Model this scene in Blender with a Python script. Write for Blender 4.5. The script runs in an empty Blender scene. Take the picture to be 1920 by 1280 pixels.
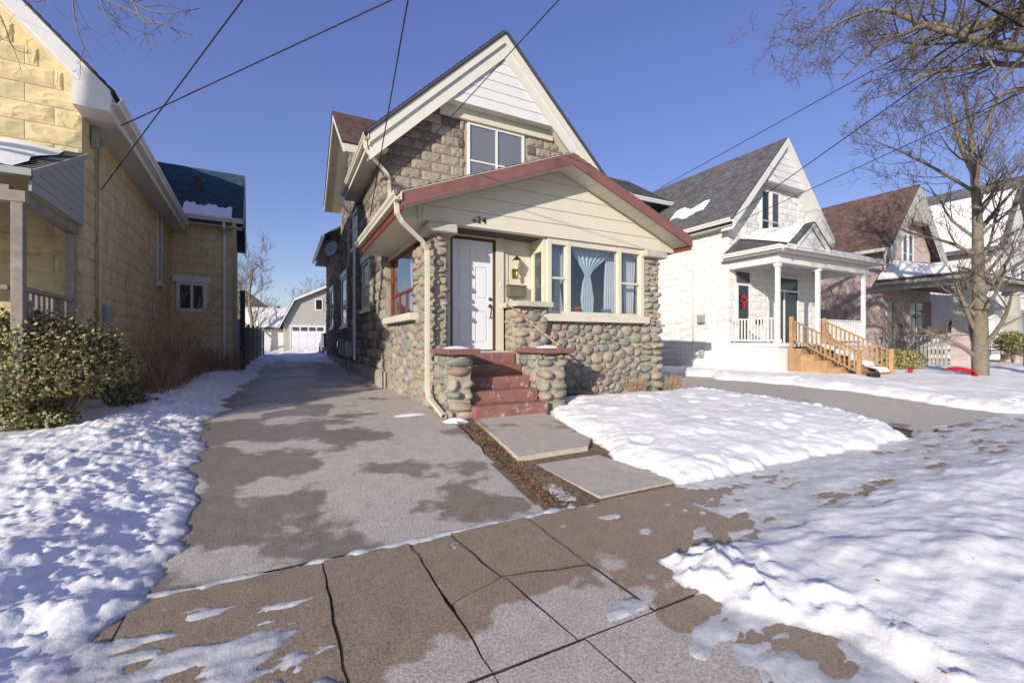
import bpy, bmesh, math, random
import numpy as np
from mathutils import Vector, Matrix
random.seed(7); np.random.seed(7)
sc = bpy.context.scene
COL = sc.collection
# ------------------------------------------------------------------ camera, sky, sun, exposure
CZ = 1.3; YAW = math.radians(27.67); FPX = 820.0
cam = bpy.data.objects.new('camera', bpy.data.cameras.new('camera')); COL.objects.link(cam)
cam.location = (0, 0, CZ); cam.rotation_euler = (math.radians(90), 0, -YAW)
cam.data.sensor_width = 36; cam.data.lens = 36*FPX/1920; cam.data.clip_start = .05; cam.data.clip_end = 2000
sc.camera = cam
SUN = Vector((1, .70, -.373)).normalized()          # direction the light travels
w = bpy.data.worlds.new('World'); sc.world = w; w.use_nodes = True
nt = w.node_tree; bg = nt.nodes['Background']
sky = nt.nodes.new('ShaderNodeTexSky'); sky.sky_type = 'NISHITA'; sky.sun_disc = False
sky.sun_elevation = math.asin(-SUN.z); sky.sun_rotation = math.atan2(-SUN.x, -SUN.y)
sky.air_density = 1.0; sky.dust_density = .6; sky.ozone_density = 3.0
hs = nt.nodes.new('ShaderNodeHueSaturation'); hs.inputs['Hue'].default_value = 0.538; hs.inputs['Saturation'].default_value = 1.34; hs.inputs['Value'].default_value = 0.95
gm_ = nt.nodes.new('ShaderNodeGamma'); gm_.inputs[1].default_value = 0.64; nt.links.new(sky.outputs[0], gm_.inputs[0]); nt.links.new(gm_.outputs[0], hs.inputs['Color']); nt.links.new(hs.outputs[0], bg.inputs[0])
bg.inputs[1].default_value = 0.15
sl = bpy.data.lights.new('sun', 'SUN'); sl.energy = 2.75; sl.angle = math.radians(.53); sl.color = (1, .925, .82)
so = bpy.data.objects.new('sun', sl); COL.objects.link(so); so.rotation_euler = SUN.to_track_quat('-Z', 'Y').to_euler()
so.location = (-20, -14, 20)
vs = sc.view_settings; vs.view_transform = 'Standard'; vs.look = 'None'; vs.gamma = 1; vs.exposure = 0.95
# ------------------------------------------------------------------ helpers
V = Vector
FW = V((math.sin(YAW), math.cos(YAW), 0)); RT = V((math.cos(YAW), -math.sin(YAW), 0))
def ray(u, v): return FW + RT*((u-960)/FPX) + V((0, 0, (640-v)/FPX))
def atY(u, v, y): d = ray(u, v); return V((0, 0, CZ)) + d*(y/d.y)
def atX(u, v, x): d = ray(u, v); return V((0, 0, CZ)) + d*(x/d.x)
def atD(u, v, d_): return V((0, 0, CZ)) + ray(u, v)*d_
def gz(y):
    t = min(1, max(0, (y-2.85)/3.2)); t = t*t*(3-2*t)
    return .15*t + .009*max(0, min(y, 45)-6)
def onG(u, v, dz=0):
    d = ray(u, v); z = .1
    for _ in range(12):
        p = V((0, 0, CZ)) + d*((z+dz-CZ)/d.z); z = gz(p.y)
    return p
class MB:
    def __init__(s): s.v = []; s.f = []; s.uv = None
    def poly(s, pts):
        n = len(s.v); s.v += [tuple(p) for p in pts]; s.f.append(tuple(range(n, n+len(pts)))); return s
    def ob(s, o, ax, ay, az, a, b, c):
        o = V(o); n = len(s.v)
        for k in c:
            for j in b:
                for i in a: s.v.append(tuple(o + ax*i + ay*j + az*k))
        s.f += [tuple(n+i for i in q) for q in ((0,2,3,1),(4,5,7,6),(0,1,5,4),(1,3,7,5),(3,2,6,7),(2,0,4,6))]; return s
    def box(s, x0, x1, y0, y1, z0, z1): return s.ob((0,0,0), V((1,0,0)), V((0,1,0)), V((0,0,1)), (x0,x1), (y0,y1), (z0,z1))
    def prism(s, pts, ext):
        n = len(s.v); k = len(pts); e = V(ext)
        s.v += [tuple(V(p)) for p in pts] + [tuple(V(p)+e) for p in pts]
        s.f.append(tuple(range(n+k-1, n-1, -1))); s.f.append(tuple(range(n+k, n+2*k)))
        for i in range(k): j = (i+1) % k; s.f.append((n+i, n+j, n+k+j, n+k+i))
        return s
    def tube(s, path, rad, n=6, caps=True):
        if not isinstance(rad, (list, tuple)): rad = [rad]*len(path)
        path = [V(p) for p in path]; base = len(s.v); side = None
        for i, p in enumerate(path):
            t = (path[min(i+1, len(path)-1)] - path[max(i-1, 0)])
            if t.length < 1e-7: t = V((0,0,1))
            t.normalize()
            if side is None: side = t.orthogonal().normalized()
            else:
                side = side - t*side.dot(t)
                side = side.normalized() if side.length > 1e-6 else t.orthogonal().normalized()
            up = t.cross(side)
            for k in range(n):
                a = 2*math.pi*k/n; s.v.append(tuple(p + (side*math.cos(a)+up*math.sin(a))*rad[i]))
        for i in range(len(path)-1):
            for k in range(n):
                a = base+i*n+k; b = base+i*n+(k+1) % n; s.f.append((a, b, b+n, a+n))
        if caps: s.f.append(tuple(base+n-1-k for k in range(n))); s.f.append(tuple(base+(len(path)-1)*n+k for k in range(n)))
        return s
    def lathe(s, c, prof, n=16):
        c = V(c); base = len(s.v)
        for r, z in prof:
            for k in range(n): a = 2*math.pi*k/n; s.v.append((c.x+r*math.cos(a), c.y+r*math.sin(a), c.z+z))
        for i in range(len(prof)-1):
            for k in range(n): a = base+i*n+k; b = base+i*n+(k+1) % n; s.f.append((a, b, b+n, a+n))
        return s
    def mesh(s, name, smooth=False):
        m = bpy.data.meshes.new(name); m.from_pydata(s.v, [], s.f); m.update()
        if smooth: m.shade_smooth()
        if s.uv:
            l = m.uv_layers.new(name='UV')
            for p in m.polygons:
                for li in p.loop_indices: l.data[li].uv = s.uv[m.loops[li].vertex_index]
        return m
    def build(s, name, mat, parent=None, smooth=False, bevel=0, seg=2):
        return link(name, s.mesh(name, smooth), mat, parent, bevel, seg)
def link(name, me, mat, parent=None, bevel=0, seg=2):
    o = bpy.data.objects.new(name, me); COL.objects.link(o)
    if mat and not me.materials: me.materials.append(MAT[mat])
    if parent:
        o.parent = parent
        o.location = -wl(parent)
    if bevel:
        b = o.modifiers.new('b', 'BEVEL'); b.width = bevel; b.segments = seg; b.limit_method = 'ANGLE'
    return o
def wl(o):
    p = V((0, 0, 0))
    while o: p = p + o.location; o = o.parent
    return p
def tag(o, label, cat, group=None, kind=None):
    o['label'] = label; o['category'] = cat
    if group: o['group'] = group
    if kind: o['kind'] = kind
    return o
def thing(name, label, cat, loc, group=None):
    o = bpy.data.objects.new(name, None); COL.objects.link(o); o.location = loc; o.empty_display_size = .2
    return tag(o, label, cat, group)
def struct(o, label=None, cat=None):
    o['kind'] = 'structure'
    if label: o['label'] = label; o['category'] = cat
    return o
X_, Y_, Z_ = V((1,0,0)), V((0,1,0)), V((0,0,1))
# ------------------------------------------------------------------ materials
MAT = {}
def nodes(name):
    m = bpy.data.materials.new(name); m.use_nodes = True; MAT[name] = m
    t = m.node_tree; return m, t, t.nodes['Principled BSDF']
def N(t, typ, **kw):
    n = t.nodes.new(typ)
    for k, v in kw.items():
        if k in n.inputs: n.inputs[k].default_value = v
        else: setattr(n, k, v)
    return n
def c4(c): return (c[0], c[1], c[2], 1)
def noise(t, scale, detail=5, rough=.6, vec=None):
    n = N(t, 'ShaderNodeTexNoise', Scale=scale, Detail=detail, Roughness=rough)
    t.links.new(vec if vec else pos(t), n.inputs['Vector']); return n.outputs['Fac']
def pos(t):
    for n in t.nodes:
        if n.type == 'NEW_GEOMETRY': return n.outputs['Position']
    return t.nodes.new('ShaderNodeNewGeometry').outputs['Position']
def ramp(t, fac, stops, interp='LINEAR'):
    r = t.nodes.new('ShaderNodeValToRGB'); r.color_ramp.interpolation = interp
    e = r.color_ramp.elements
    while len(e) < len(stops): e.new(.5)
    for i, (p, c) in enumerate(stops): e[i].position = p; e[i].color = c4(c) if not isinstance(c, (int, float)) else (c, c, c, 1)
    t.links.new(fac, r.inputs[0]); return r.outputs[0]
def mix(t, fac, a, b, mode='MIX'):
    n = N(t, 'ShaderNodeMix', data_type='RGBA', blend_type=mode)
    for s, x in ((n.inputs[0], fac), (n.inputs[6], a), (n.inputs[7], b)):
        if isinstance(x, (int, float)): s.default_value = x
        elif isinstance(x, (tuple, list)): s.default_value = c4(x)
        else: t.links.new(x, s)
    return n.outputs[2]
def bumpn(t, b, h, strength=.3, dist=.01, prev=None):
    n = N(t, 'ShaderNodeBump', Strength=strength, Distance=dist); t.links.new(h, n.inputs['Height'])
    if prev: t.links.new(prev, n.inputs['Normal'])
    t.links.new(n.outputs[0], b.inputs['Normal']); return n.outputs[0]
def mat(name, col, rough=.6, var=.15, ns=6, bump=.2, bs=60, spec=.35, dirt=None, dsc=3, dth=(.5,.7), rnd=0, metal=0, dist=.004):
    m, t, b = nodes(name)
    b.inputs['Roughness'].default_value = rough; b.inputs['Specular IOR Level'].default_value = spec; b.inputs['Metallic'].default_value = metal
    lo = tuple(x*(1-var) for x in col); hi = tuple(min(.92, x*(1+var)) for x in col)
    c = ramp(t, noise(t, ns), [(.3, lo), (.7, hi)])
    if dirt: c = mix(t, ramp(t, noise(t, dsc, 8, .7), [(dth[0], 0.), (dth[1], 1.)]), c, dirt)
    if rnd:
        oi = t.nodes.new('ShaderNodeObjectInfo')
        c = mix(t, 1., c, ramp(t, oi.outputs['Random'], [(0, 1-rnd), (1, 1+rnd)]), 'MULTIPLY')
    t.links.new(c, b.inputs['Base Color'])
    if bump: bumpn(t, b, noise(t, bs, 4), bump, dist)
    return m
mat('cream', (.62,.575,.455), .45, .05, 3, .06, 30, dirt=(.48,.42,.32), dsc=2.5, dth=(.58,.85))
mat('cream_siding', (.63,.59,.48), .5, .04, 2, .05, 30, dirt=(.5,.45,.36), dsc=2, dth=(.6,.9))
mat('offwhite', (.66,.64,.565), .45, .05, 3, .06, 30, dirt=(.52,.49,.42), dsc=3, dth=(.58,.85))
mat('white_trim', (.70,.69,.67), .4, .05, 3, .05, 30, dirt=(.55,.52,.47), dsc=3, dth=(.6,.9))
mat('white_siding', (.68,.68,.67), .45, .04, 2, .05, 30)
mat('white_door', (.72,.72,.73), .35, .02, 2, .0)
mat('fascia_red', (.22,.105,.09), .45, .12, 4, .08, 50, dirt=(.16,.07,.06))
mat('trim_red', (.17,.05,.035), .45, .12, 5, .1)
mat('brown_trim', (.09,.04,.03), .45, .1, 5, .05)
mat('mortar', (.36,.31,.24), .9, .2, 9, .6, 70, dirt=(.24,.21,.17), dsc=5, dist=.01)
mat('parging', (.42,.36,.28), .9, .14, 4, .4, 45, dirt=(.28,.24,.19), dsc=2.5, dist=.008)
mat('concrete_cap', (.47,.44,.38), .85, .15, 7, .4, 50)
mat('asphalt_roof', (.07,.07,.075), .9, .2, 30, .5, 200)
mat('brass', (.45,.32,.10), .3, .1, 8, 0, metal=1)
mat('bronze', (.10,.08,.06), .35, .1, 8, 0, metal=.8)
mat('mailbox', (.20,.18,.13), .45, .15, 9, .05, metal=.4)
mat('rust', (.27,.15,.08), .85, .4, 30, .5, 90, dirt=(.5,.44,.36), dsc=25, dth=(.5,.6))
mat('number_black', (.01,.01,.01), .4, 0, 5, 0)
mat('cedar', (.40,.245,.125), .6, .15, 5, .1, 40, rnd=.14, dirt=(.31,.185,.09), dsc=4)
mat('old_wood', (.30,.26,.22), .85, .2, 10, .3, 60, dirt=(.20,.17,.15), rnd=.12)
mat('grey_siding', (.33,.34,.33), .55, .05, 4, .05)
mat('aluminium', (.60,.60,.59), .35, .05, 4, .03, dirt=(.45,.44,.42))
mat('soffit_white', (.62,.61,.58), .5, .05, 4, .05)
mat('soffit_dark', (.12,.09,.08), .7, .1, 4, .05)
mat('yellow_wall', (.62,.51,.29), .85, .13, 3, .35, 40, dirt=(.42,.34,.21), dsc=4.5, dth=(.52,.72), dist=.01)
mat('white_wall', (.72,.71,.69), .75, .05, 3, .3, 40, dirt=(.55,.53,.50), dsc=4, dth=(.6,.85), dist=.008)
mat('pink_wall', (.50,.39,.365), .85, .12, 2.5, .4, 30, dirt=(.34,.26,.25), dsc=4, dist=.01)
mat('pink_stone', (.22,.15,.17), .85, .2, 8, .5, 30)
mat('stucco_grey', (.42,.41,.37), .85, .1, 3, .3, 40)
mat('garage_siding', (.42,.405,.355), .6, .04, 2, .05)
mat('brick_far', (.34,.15,.09), .85, .25, 12, .4, 30)
mat('picket', (.36,.35,.31), .8, .18, 9, .2, 50, rnd=.12)
mat('iron', (.015,.015,.015), .45, .1, 8, 0)
mat('bark', (.20,.17,.13), .9, .3, 12, .8, 45, dirt=(.21,.185,.10), dsc=5, dist=.02)
mat('twig', (.14,.115,.10), .85, .25, 12, .2)
mat('dry_stem', (.36,.25,.16), .9, .35, 25, 0)
mat('leaf_olive', (.31,.27,.11), .5, .45, 22, 0, spec=.4)
mat('leaf_dark', (.07,.085,.03), .45, .4, 22, 0, spec=.4)
mat('leaf_yellow', (.36,.31,.10), .5, .4, 20, 0)
mat('leaf_dry', (.22,.11,.055), .8, .45, 25, 0)
mat('berry', (.75,.33,.02), .4, .15, 30, 0)
mat('red_cloth', (.45,.01,.025), .55, .2, 10, .1)
mat('terracotta', (.45,.2,.1), .8, .1, 8, .1)
mat('wire', (.012,.012,.014), .6, 0, 5, 0)
mat('dish', (.32,.33,.35), .4, .05, 5, 0)
mat('meter', (.33,.34,.34), .5, .1, 7, .05, dirt=(.2,.2,.2))
mat('car_paint', (.05,.055,.06), .25, .02, 3, 0, spec=.6)
mat('tail_light', (.5,.01,.02), .2, .05, 8, 0, spec=.6)
mat('tyre', (.015,.015,.015), .8, .1, 9, .2)
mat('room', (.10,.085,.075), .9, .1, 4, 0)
mat('curtain_blue', (.55,.66,.69), .8, .05, 5, .1, 120)
mat('curtain_white', (.62,.62,.66), .8, .05, 5, .1, 120)
mat('pot_red', (.6,.03,.03), .4, .03, 5, 0)
mat('pail_blue', (.16,.32,.72), .4, .03, 5, 0)
mat('slate_dark', (.06,.06,.06), .8, .2, 9, .2)
mat('evergreen', (.03,.05,.025), .7, .4, 12, 0)
mat('blind', (.16,.17,.20), .15, .06, 2, 0, spec=.6)
mat('glass_dark', (.02,.025,.03), .03, .1, 2, 0, spec=.7)
mat('glass_grey', (.07,.075,.085), .06, .2, 2, 0, spec=.7)
mat('frosted', (.5,.47,.38), .3, .1, 9, .1)
# window glass one can look through
m, t, b = nodes('glass')
out = t.nodes['Material Output']; fr = N(t, 'ShaderNodeLayerWeight', Blend=.5)
tr = N(t, 'ShaderNodeBsdfTransparent', Color=(.93,.95,.96,1)); gl = N(t, 'ShaderNodeBsdfGlossy', Roughness=.01)
ms = t.nodes.new('ShaderNodeMixShader'); pw_ = N(t, 'ShaderNodeMath', operation='POWER'); pw_.inputs[1].default_value = 3.; mm = N(t, 'ShaderNodeMath', operation='MULTIPLY_ADD'); mm.inputs[1].default_value = .8; mm.inputs[2].default_value = .11
t.links.new(fr.outputs['Facing'], pw_.inputs[0]); t.links.new(pw_.outputs[0], mm.inputs[0]); t.links.new(mm.outputs[0], ms.inputs[0]); t.links.new(tr.outputs[0], ms.inputs[1]); t.links.new(gl.outputs[0], ms.inputs[2]); t.links.new(ms.outputs[0], out.inputs['Surface'])
# stone blocks of the main house: a buff set and a dark set of faces
def blockmat(name, stops, dirt, rough=.9, bump=.7, dm=(.35, .7)):
    m, t, b = nodes(name); b.inputs['Roughness'].default_value = rough; b.inputs['Specular IOR Level'].default_value = .2
    oi = t.nodes.new('ShaderNodeObjectInfo')
    c = ramp(t, oi.outputs['Random'], stops)
    c = mix(t, ramp(t, noise(t, 14, 8, .75), [(dm[0], 0.), (dm[1], .8)]), c, dirt)
    c = mix(t, .55, c, ramp(t, noise(t, 40, 6), [(.3, .55), (.7, 1.35)]), 'MULTIPLY')
    t.links.new(c, b.inputs['Base Color']); bumpn(t, b, noise(t, 55, 7, .7), bump, .012); return m
blockmat('block_buff', [(0, (.42,.355,.275)), (.35, (.37,.315,.245)), (.7, (.33,.285,.23)), (1, (.39,.31,.25))], (.23,.195,.16))
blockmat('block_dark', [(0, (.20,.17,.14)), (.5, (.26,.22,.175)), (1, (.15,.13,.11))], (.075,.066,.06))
blockmat('cobble', [(0, (.40,.32,.22)), (.12, (.22,.22,.21)), (.25, (.41,.325,.25)), (.37, (.20,.235,.215)), (.48, (.36,.27,.21)), (.6, (.29,.285,.215)), (.72, (.15,.155,.16)), (.84, (.43,.36,.27)), (.93, (.29,.20,.15)), (1, (.31,.325,.30))], (.30,.265,.215), .8, .6, dm=(.42, .8))
# shingles
def shingle(name, c1, c2, c3):
    m, t, b = nodes(name); b.inputs['Roughness'].default_value = .92; b.inputs['Specular IOR Level'].default_value = .2
    uvn = t.nodes.new('ShaderNodeUVMap')
    br = N(t, 'ShaderNodeTexBrick', Scale=1, offset=.37)
    br.inputs['Color1'].default_value = c4(c1); br.inputs['Color2'].default_value = c4(c2); br.inputs['Mortar'].default_value = c4(c3)
    br.inputs['Brick Width'].default_value = .21; br.inputs['Row Height'].default_value = .14; br.inputs['Mortar Size'].default_value = .006; br.inputs['Bias'].default_value = 0.
    t.links.new(uvn.outputs[0], br.inputs['Vector'])
    c = mix(t, .6, br.outputs[0], ramp(t, noise(t, 3, 6), [(.3, .7), (.7, 1.3)]), 'MULTIPLY')
    t.links.new(c, b.inputs['Base Color']); bumpn(t, b, noise(t, 150, 3), .4, .004)
shingle('shingle_brown', (.20,.125,.10), (.13,.08,.065), (.07,.045,.04))
shingle('shingle_grey', (.17,.17,.17), (.11,.11,.115), (.06,.06,.06))
shingle('shingle_teal', (.06,.115,.135), (.04,.085,.105), (.025,.045,.055))
# ground surfaces
def pavemat(name, dry, wet, wetstops, agg, sc1, rough_wet=.45, bias=None):
    m, t, b = nodes(name); b.inputs['Specular IOR Level'].default_value = .35
    fine = noise(t, agg, 3, .7); mid = noise(t, 7, 6, .6)
    nn = noise(t, sc1, 4, .55)
    if bias:      # melt water gathers away from (cx, cy): more damp with distance, along x only when cy is None
        cx, cy, k_, r0 = bias; sx = t.nodes.new('ShaderNodeSeparateXYZ'); t.links.new(pos(t), sx.inputs[0])
        if cy is None:
            d_ = N(t, 'ShaderNodeMath', operation='SUBTRACT'); t.links.new(sx.outputs[0], d_.inputs[0]); d_.inputs[1].default_value = cx
        else:
            d_ = N(t, 'ShaderNodeVectorMath', operation='DISTANCE'); t.links.new(pos(t), d_.inputs[0]); d_.inputs[1].default_value = (cx, cy, 0)
        m1 = N(t, 'ShaderNodeMath', operation='MULTIPLY_ADD'); t.links.new(d_.outputs['Value'], m1.inputs[0]); m1.inputs[1].default_value = k_; m1.inputs[2].default_value = -k_*r0
        cl = N(t, 'ShaderNodeClamp', Min=-.16, Max=.16); t.links.new(m1.outputs[0], cl.inputs[0])
        ad_ = N(t, 'ShaderNodeMath', operation='ADD'); t.links.new(nn, ad_.inputs[0]); t.links.new(cl.outputs[0], ad_.inputs[1]); nn = ad_.outputs[0]
    wetf = ramp(t, nn, wetstops)
    d = mix(t, ramp(t, fine, [(.35, 0.), (.65, 1.)]), tuple(x*.66 for x in dry), tuple(x*1.28 for x in dry))
    d = mix(t, .5, d, ramp(t, mid, [(.3, .75), (.7, 1.2)]), 'MULTIPLY')
    vor = N(t, 'ShaderNodeTexVoronoi', Scale=agg*.45); t.links.new(pos(t), vor.inputs['Vector'])
    d = mix(t, ramp(t, vor.outputs['Distance'], [(.10, .75), (.2, 0.)]), d, tuple(x*.35 for x in dry))
    we = mix(t, 1., d, wet, 'MULTIPLY')
    t.links.new(mix(t, wetf, d, we), b.inputs['Base Color'])
    t.links.new(ramp(t, wetf, [(0, .9), (1, rough_wet)]), b.inputs['Roughness'])
    bumpn(t, b, fine, .5, .006)
pavemat('asphalt', (.55,.495,.41), (.48,.44,.40), [(.50, 0.), (.54, .95)], 75, 1.0, bias=(.75, None, -.055, 0))
pavemat('concrete', (.55,.49,.40), (.62,.52,.42), [(.44, 0.), (.465, 1.)], 80, 1.1, bias=(1.25, 1.45, .32, .75))
pavemat('walk_slab', (.56,.495,.40), (.62,.52,.42), [(.56, 0.), (.60, 1.)], 120, .9)
mat('step_paint', (.25,.115,.09), .55, .18, 5, .3, 40, dirt=(.40,.36,.32), dsc=8, dth=(.57,.61), dist=.004)
mat('soil', (.20,.135,.085), .95, .45, 14, .8, 40, dirt=(.26,.22,.17), dsc=6, dist=.03)
mat('joint_dirt', (.06,.045,.032), .95, .4, 30, .8, 60, dist=.02)
mat('lawn', (.13,.11,.055), .95, .35, 6, .8, 40, dist=.03)
# snow: clean where deep, grey and glassy where it is a thin crust
m, t, b = nodes('snow'); b.inputs['Specular IOR Level'].default_value = .3
at = N(t, 'ShaderNodeAttribute', attribute_name='depth')
sp = noise(t, 30, 6, .7)
ad = N(t, 'ShaderNodeMath', operation='MULTIPLY_ADD'); t.links.new(sp, ad.inputs[0]); ad.inputs[1].default_value = .03; t.links.new(at.outputs['Fac'], ad.inputs[2])
k = ramp(t, ad.outputs[0], [(.018, 0.), (.05, 1.)])
ice = mix(t, ramp(t, noise(t, 9, 7, .7), [(.35, 0.), (.65, 1.)]), (.42,.41,.39), (.66,.66,.66))
clean = ramp(t, noise(t, 2.5, 6), [(.3, (.82,.805,.775)), (.7, (.89,.875,.845))])
grit = ramp(t, noise(t, 38, 5, .75), [(.66, 0.), (.80, .55)])
t.links.new(mix(t, grit, mix(t, k, ice, clean), (.45,.42,.38)), b.inputs['Base Color'])
t.links.new(ramp(t, k, [(0, .28), (1, .75)]), b.inputs['Roughness'])
b.inputs['Subsurface Weight'].default_value = .0
b1 = bumpn(t, b, noise(t, 22, 8, .65), .35, .02); bumpn(t, b, noise(t, 120, 3), .25, .004, b1)
# ------------------------------------------------------------------ ground, roads, snow
def _h(i, j, s):
    n = (i.astype(np.int64)*374761393 + j.astype(np.int64)*668265263 + s*1442695041) & 0x7fffffff
    n = ((n ^ (n >> 13))*1274126177) & 0x7fffffff
    return ((n ^ (n >> 16)) & 0xffff)/65535.
def vn(x, y, s=0):
    i = np.floor(x); j = np.floor(y); fx = x-i; fy = y-j; fx = fx*fx*(3-2*fx); fy = fy*fy*(3-2*fy)
    return (_h(i, j, s)*(1-fx)+_h(i+1, j, s)*fx)*(1-fy) + (_h(i, j+1, s)*(1-fx)+_h(i+1, j+1, s)*fx)*fy
def fbm(x, y, o=4, s=0, g=.5):
    a = 1; r = 0; n = 0
    for k in range(o): r = r + a*vn(x*2**k+k*17.3, y*2**k+k*9.1, s+k); n += a; a *= g
    return r/n
def wor(x, y, s=0):
    i = np.floor(x); j = np.floor(y); d = np.full(x.shape, 9.)
    for a in (-1, 0, 1):
        for b_ in (-1, 0, 1):
            px = i+a+_h(i+a, j+b_, s); py = j+b_+_h(i+a, j+b_, s+5)
            d = np.minimum(d, (px-x)**2+(py-y)**2)
    return np.sqrt(d)
def lumps(x, y, s=0, frac=.6, rmin=.18, rmax=.6):
    xx = x+.35*(vn(x*1.7, y*1.7, s+9)-.5); yy = y+.35*(vn(x*1.7+5, y*1.7, s+8)-.5)
    i = np.floor(xx); j = np.floor(yy); h = np.zeros(x.shape)
    for a in (-1, 0, 1):
        for b_ in (-1, 0, 1):
            on = _h(i+a, j+b_, s+2) < frac; R = rmin+(rmax-rmin)*_h(i+a, j+b_, s+3)**1.5
            px = i+a+_h(i+a, j+b_, s); py = j+b_+_h(i+a, j+b_, s+5)
            h = np.maximum(h, np.where(on, np.sqrt(np.maximum(0, R*R-(px-xx)**2-(py-yy)**2)), 0))
    return h
def sst(a, b_, x): t = np.clip((x-a)/(b_-a), 0, 1); return t*t*(3-2*t)
def gzv(y): t = np.clip((y-2.85)/3.2, 0, 1); t = t*t*(3-2*t); return .15*t+.009*np.maximum(0, np.minimum(y, 45)-6)
def pdist(x, y, P):
    """signed distance to polygon, positive inside"""
    ins = np.zeros(x.shape, bool); d = np.full(x.shape, 1e9)
    for k in range(len(P)):
        x0, y0 = P[k]; x1, y1 = P[(k+1) % len(P)]
        c = ((y0 > y) != (y1 > y)) & (x < (x1-x0)*(y-y0)/((y1-y0) if y1 != y0 else 1e-9)+x0); ins ^= c
        L = (x1-x0)**2+(y1-y0)**2; u = np.clip(((x-x0)*(x1-x0)+(y-y0)*(y1-y0))/L, 0, 1)
        d = np.minimum(d, (x-x0-u*(x1-x0))**2+(y-y0-u*(y1-y0))**2)
    d = np.sqrt(d); return np.where(ins, d, -d)
def sheet(name, xs, ys, tf, label, off=0.):
    xs = np.asarray(xs); ys = np.asarray(ys)
    Xg, Yg = np.meshgrid(xs, ys); T = tf(Xg, Yg); Zg = gzv(Yg)+off+np.where(T > 0, T, np.maximum(T*5, -.3))
    nx, ny = len(xs), len(ys)
    co = np.stack([Xg, Yg, Zg], -1).reshape(-1, 3)
    idx = np.arange(nx*ny).reshape(ny, nx)
    q = np.stack([idx[:-1, :-1], idx[:-1, 1:], idx[1:, 1:], idx[1:, :-1]], -1).reshape(-1, 4)
    keep = (T.reshape(-1)[q] > -.03).any(1); q = q[keep]
    used = np.unique(q); rm = np.full(nx*ny, -1); rm[used] = np.arange(len(used)); q = rm[q]; co = co[used]
    me = bpy.data.meshes.new(name); me.from_pydata(co.tolist(), [], q.tolist()); me.update(); me.shade_smooth()
    a = me.attributes.new('depth', 'FLOAT', 'POINT'); a.data.foreach_set('value', T.reshape(-1)[used].astype(np.float32))
    o = link(name, me, 'snow'); return struct(o, label, 'snow')
def spaced(a, b_, s0, s1):
    r = [a]
    while r[-1] < b_: r.append(r[-1]+s0+(s1-s0)*(r[-1]-a)/(b_-a))
    return r
# ground sheet
g = MB(); ylist = [-300, -40, 0, 2.85, 3.3, 3.8, 4.4, 5, 5.6, 6.05, 8, 12, 20, 30, 45, 90, 600]
for i, y in enumerate(ylist):
    for x in (-500, -30, 0, 30, 500): g.v.append((x, y, gz(y)-.03))
for i in range(len(ylist)-1):
    for j in range(4): a = i*5+j; g.f.append((a, a+1, a+6, a+5))
struct(g.build('ground', 'lawn'), 'brown winter ground under the snow around the houses', 'ground')
def strip(name, xl, xr, y0, y1, dy, m, label, cat, dz=0.):
    s = MB(); y = y0; n = 0; K = 8
    while y <= y1+1e-6:
        a = xl(y); b_ = xr(y)
        for k in range(K+1): s.v.append((a+(b_-a)*k/K, y, gz(y)+dz))
        n += 1; y += dy
    for i in range(n-1):
        for k in range(K): a = i*(K+1)+k; s.f.append((a, a+1, a+K+2, a+K+1))
    return struct(s.build(name, m), label, cat)
def wob(y, a, f, s): return a*(float(fbm(np.array([y*f]), np.array([s*3.7]), 4, s)[0])-.5)*2
strip('driveway', lambda y: -1.6, lambda y: (1.78+min(1, max(0, (y-2.85)/3))*.38 + wob(y, .05, 3, 2) if y < 6.2 else 2.22), 2.84, 40, .08, 'asphalt', 'grey asphalt driveway with damp patches beside the stone house', 'driveway')
strip('driveway', lambda y: 8.2, lambda y: 11.9+wob(y, .1, 2, 4), 2.84, 30, .15, 'asphalt', 'asphalt driveway between the stone house and the white house', 'driveway', -.004)
# sidewalk: concrete slabs with open, earthy joints
sw = MB(); sw.box(-30, 60, -1.6, 2.83, -.12, -.0065)
swo = struct(sw.build('sidewalk', 'joint_dirt'), 'cracked concrete sidewalk slabs, damp and dry, in front of the driveway', 'sidewalk')
def crack(p, q, n, a, seed):
    rr = random.Random(seed); out_ = []
    for i in range(n+1):
        t_ = i/n; x = p[0]+(q[0]-p[0])*t_; y = p[1]+(q[1]-p[1])*t_
        if 0 < i < n: x += rr.uniform(-a, a); y += rr.uniform(-a, a)
        out_.append((x, y))
    return out_
def slab(poly, z, th, name, m, parent, tilt=(0, 0), inset=.0055):
    c = np.mean(np.array(poly), 0); P = []
    for x, y in poly:
        d = math.hypot(c[0]-x, c[1]-y); k_ = inset*1.4/d
        x2 = x+(c[0]-x)*k_; y2 = y+(c[1]-y)*k_
        P.append(V((x2, y2, z+tilt[0]*(x-c[0])+tilt[1]*(y-c[1]))))
    s = MB(); n = len(P); e = .004
    s.v += [tuple(p+V((0, 0, -th))) for p in P]+[tuple(p) for p in P]
    for i in range(n): j = (i+1) % n; s.f.append((i, j, n+j, n+i))
    s.f.append(tuple(range(n, 2*n))); o = s.build(name, m, parent)
    if m == 'concrete':          # earth-stained edges down in the joints
        o.data.materials.append(MAT['joint_dirt'])
        for q in o.data.polygons[:n]: q.material_index = 1
    return o
YA, YB = 2.82, 1.55
J = [-6.5, -4.9, -3.3, -1.75, -.66, .21, .72, None, 1.58, 2.9, 4.4, 5.9, 7.4, 9, 10.5, 12, 14, 16, 18, 20, 23, 26, 30]
xm = crack((1.0, YA), (1.14, YB), 11, .012, 3)
def vert(x, s): return crack((x, YA), (x+.01, YB), 12, .006 if x < .6 or x > 2 else .010, s)
xsj = [x for x in J if x is not None]
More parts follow.
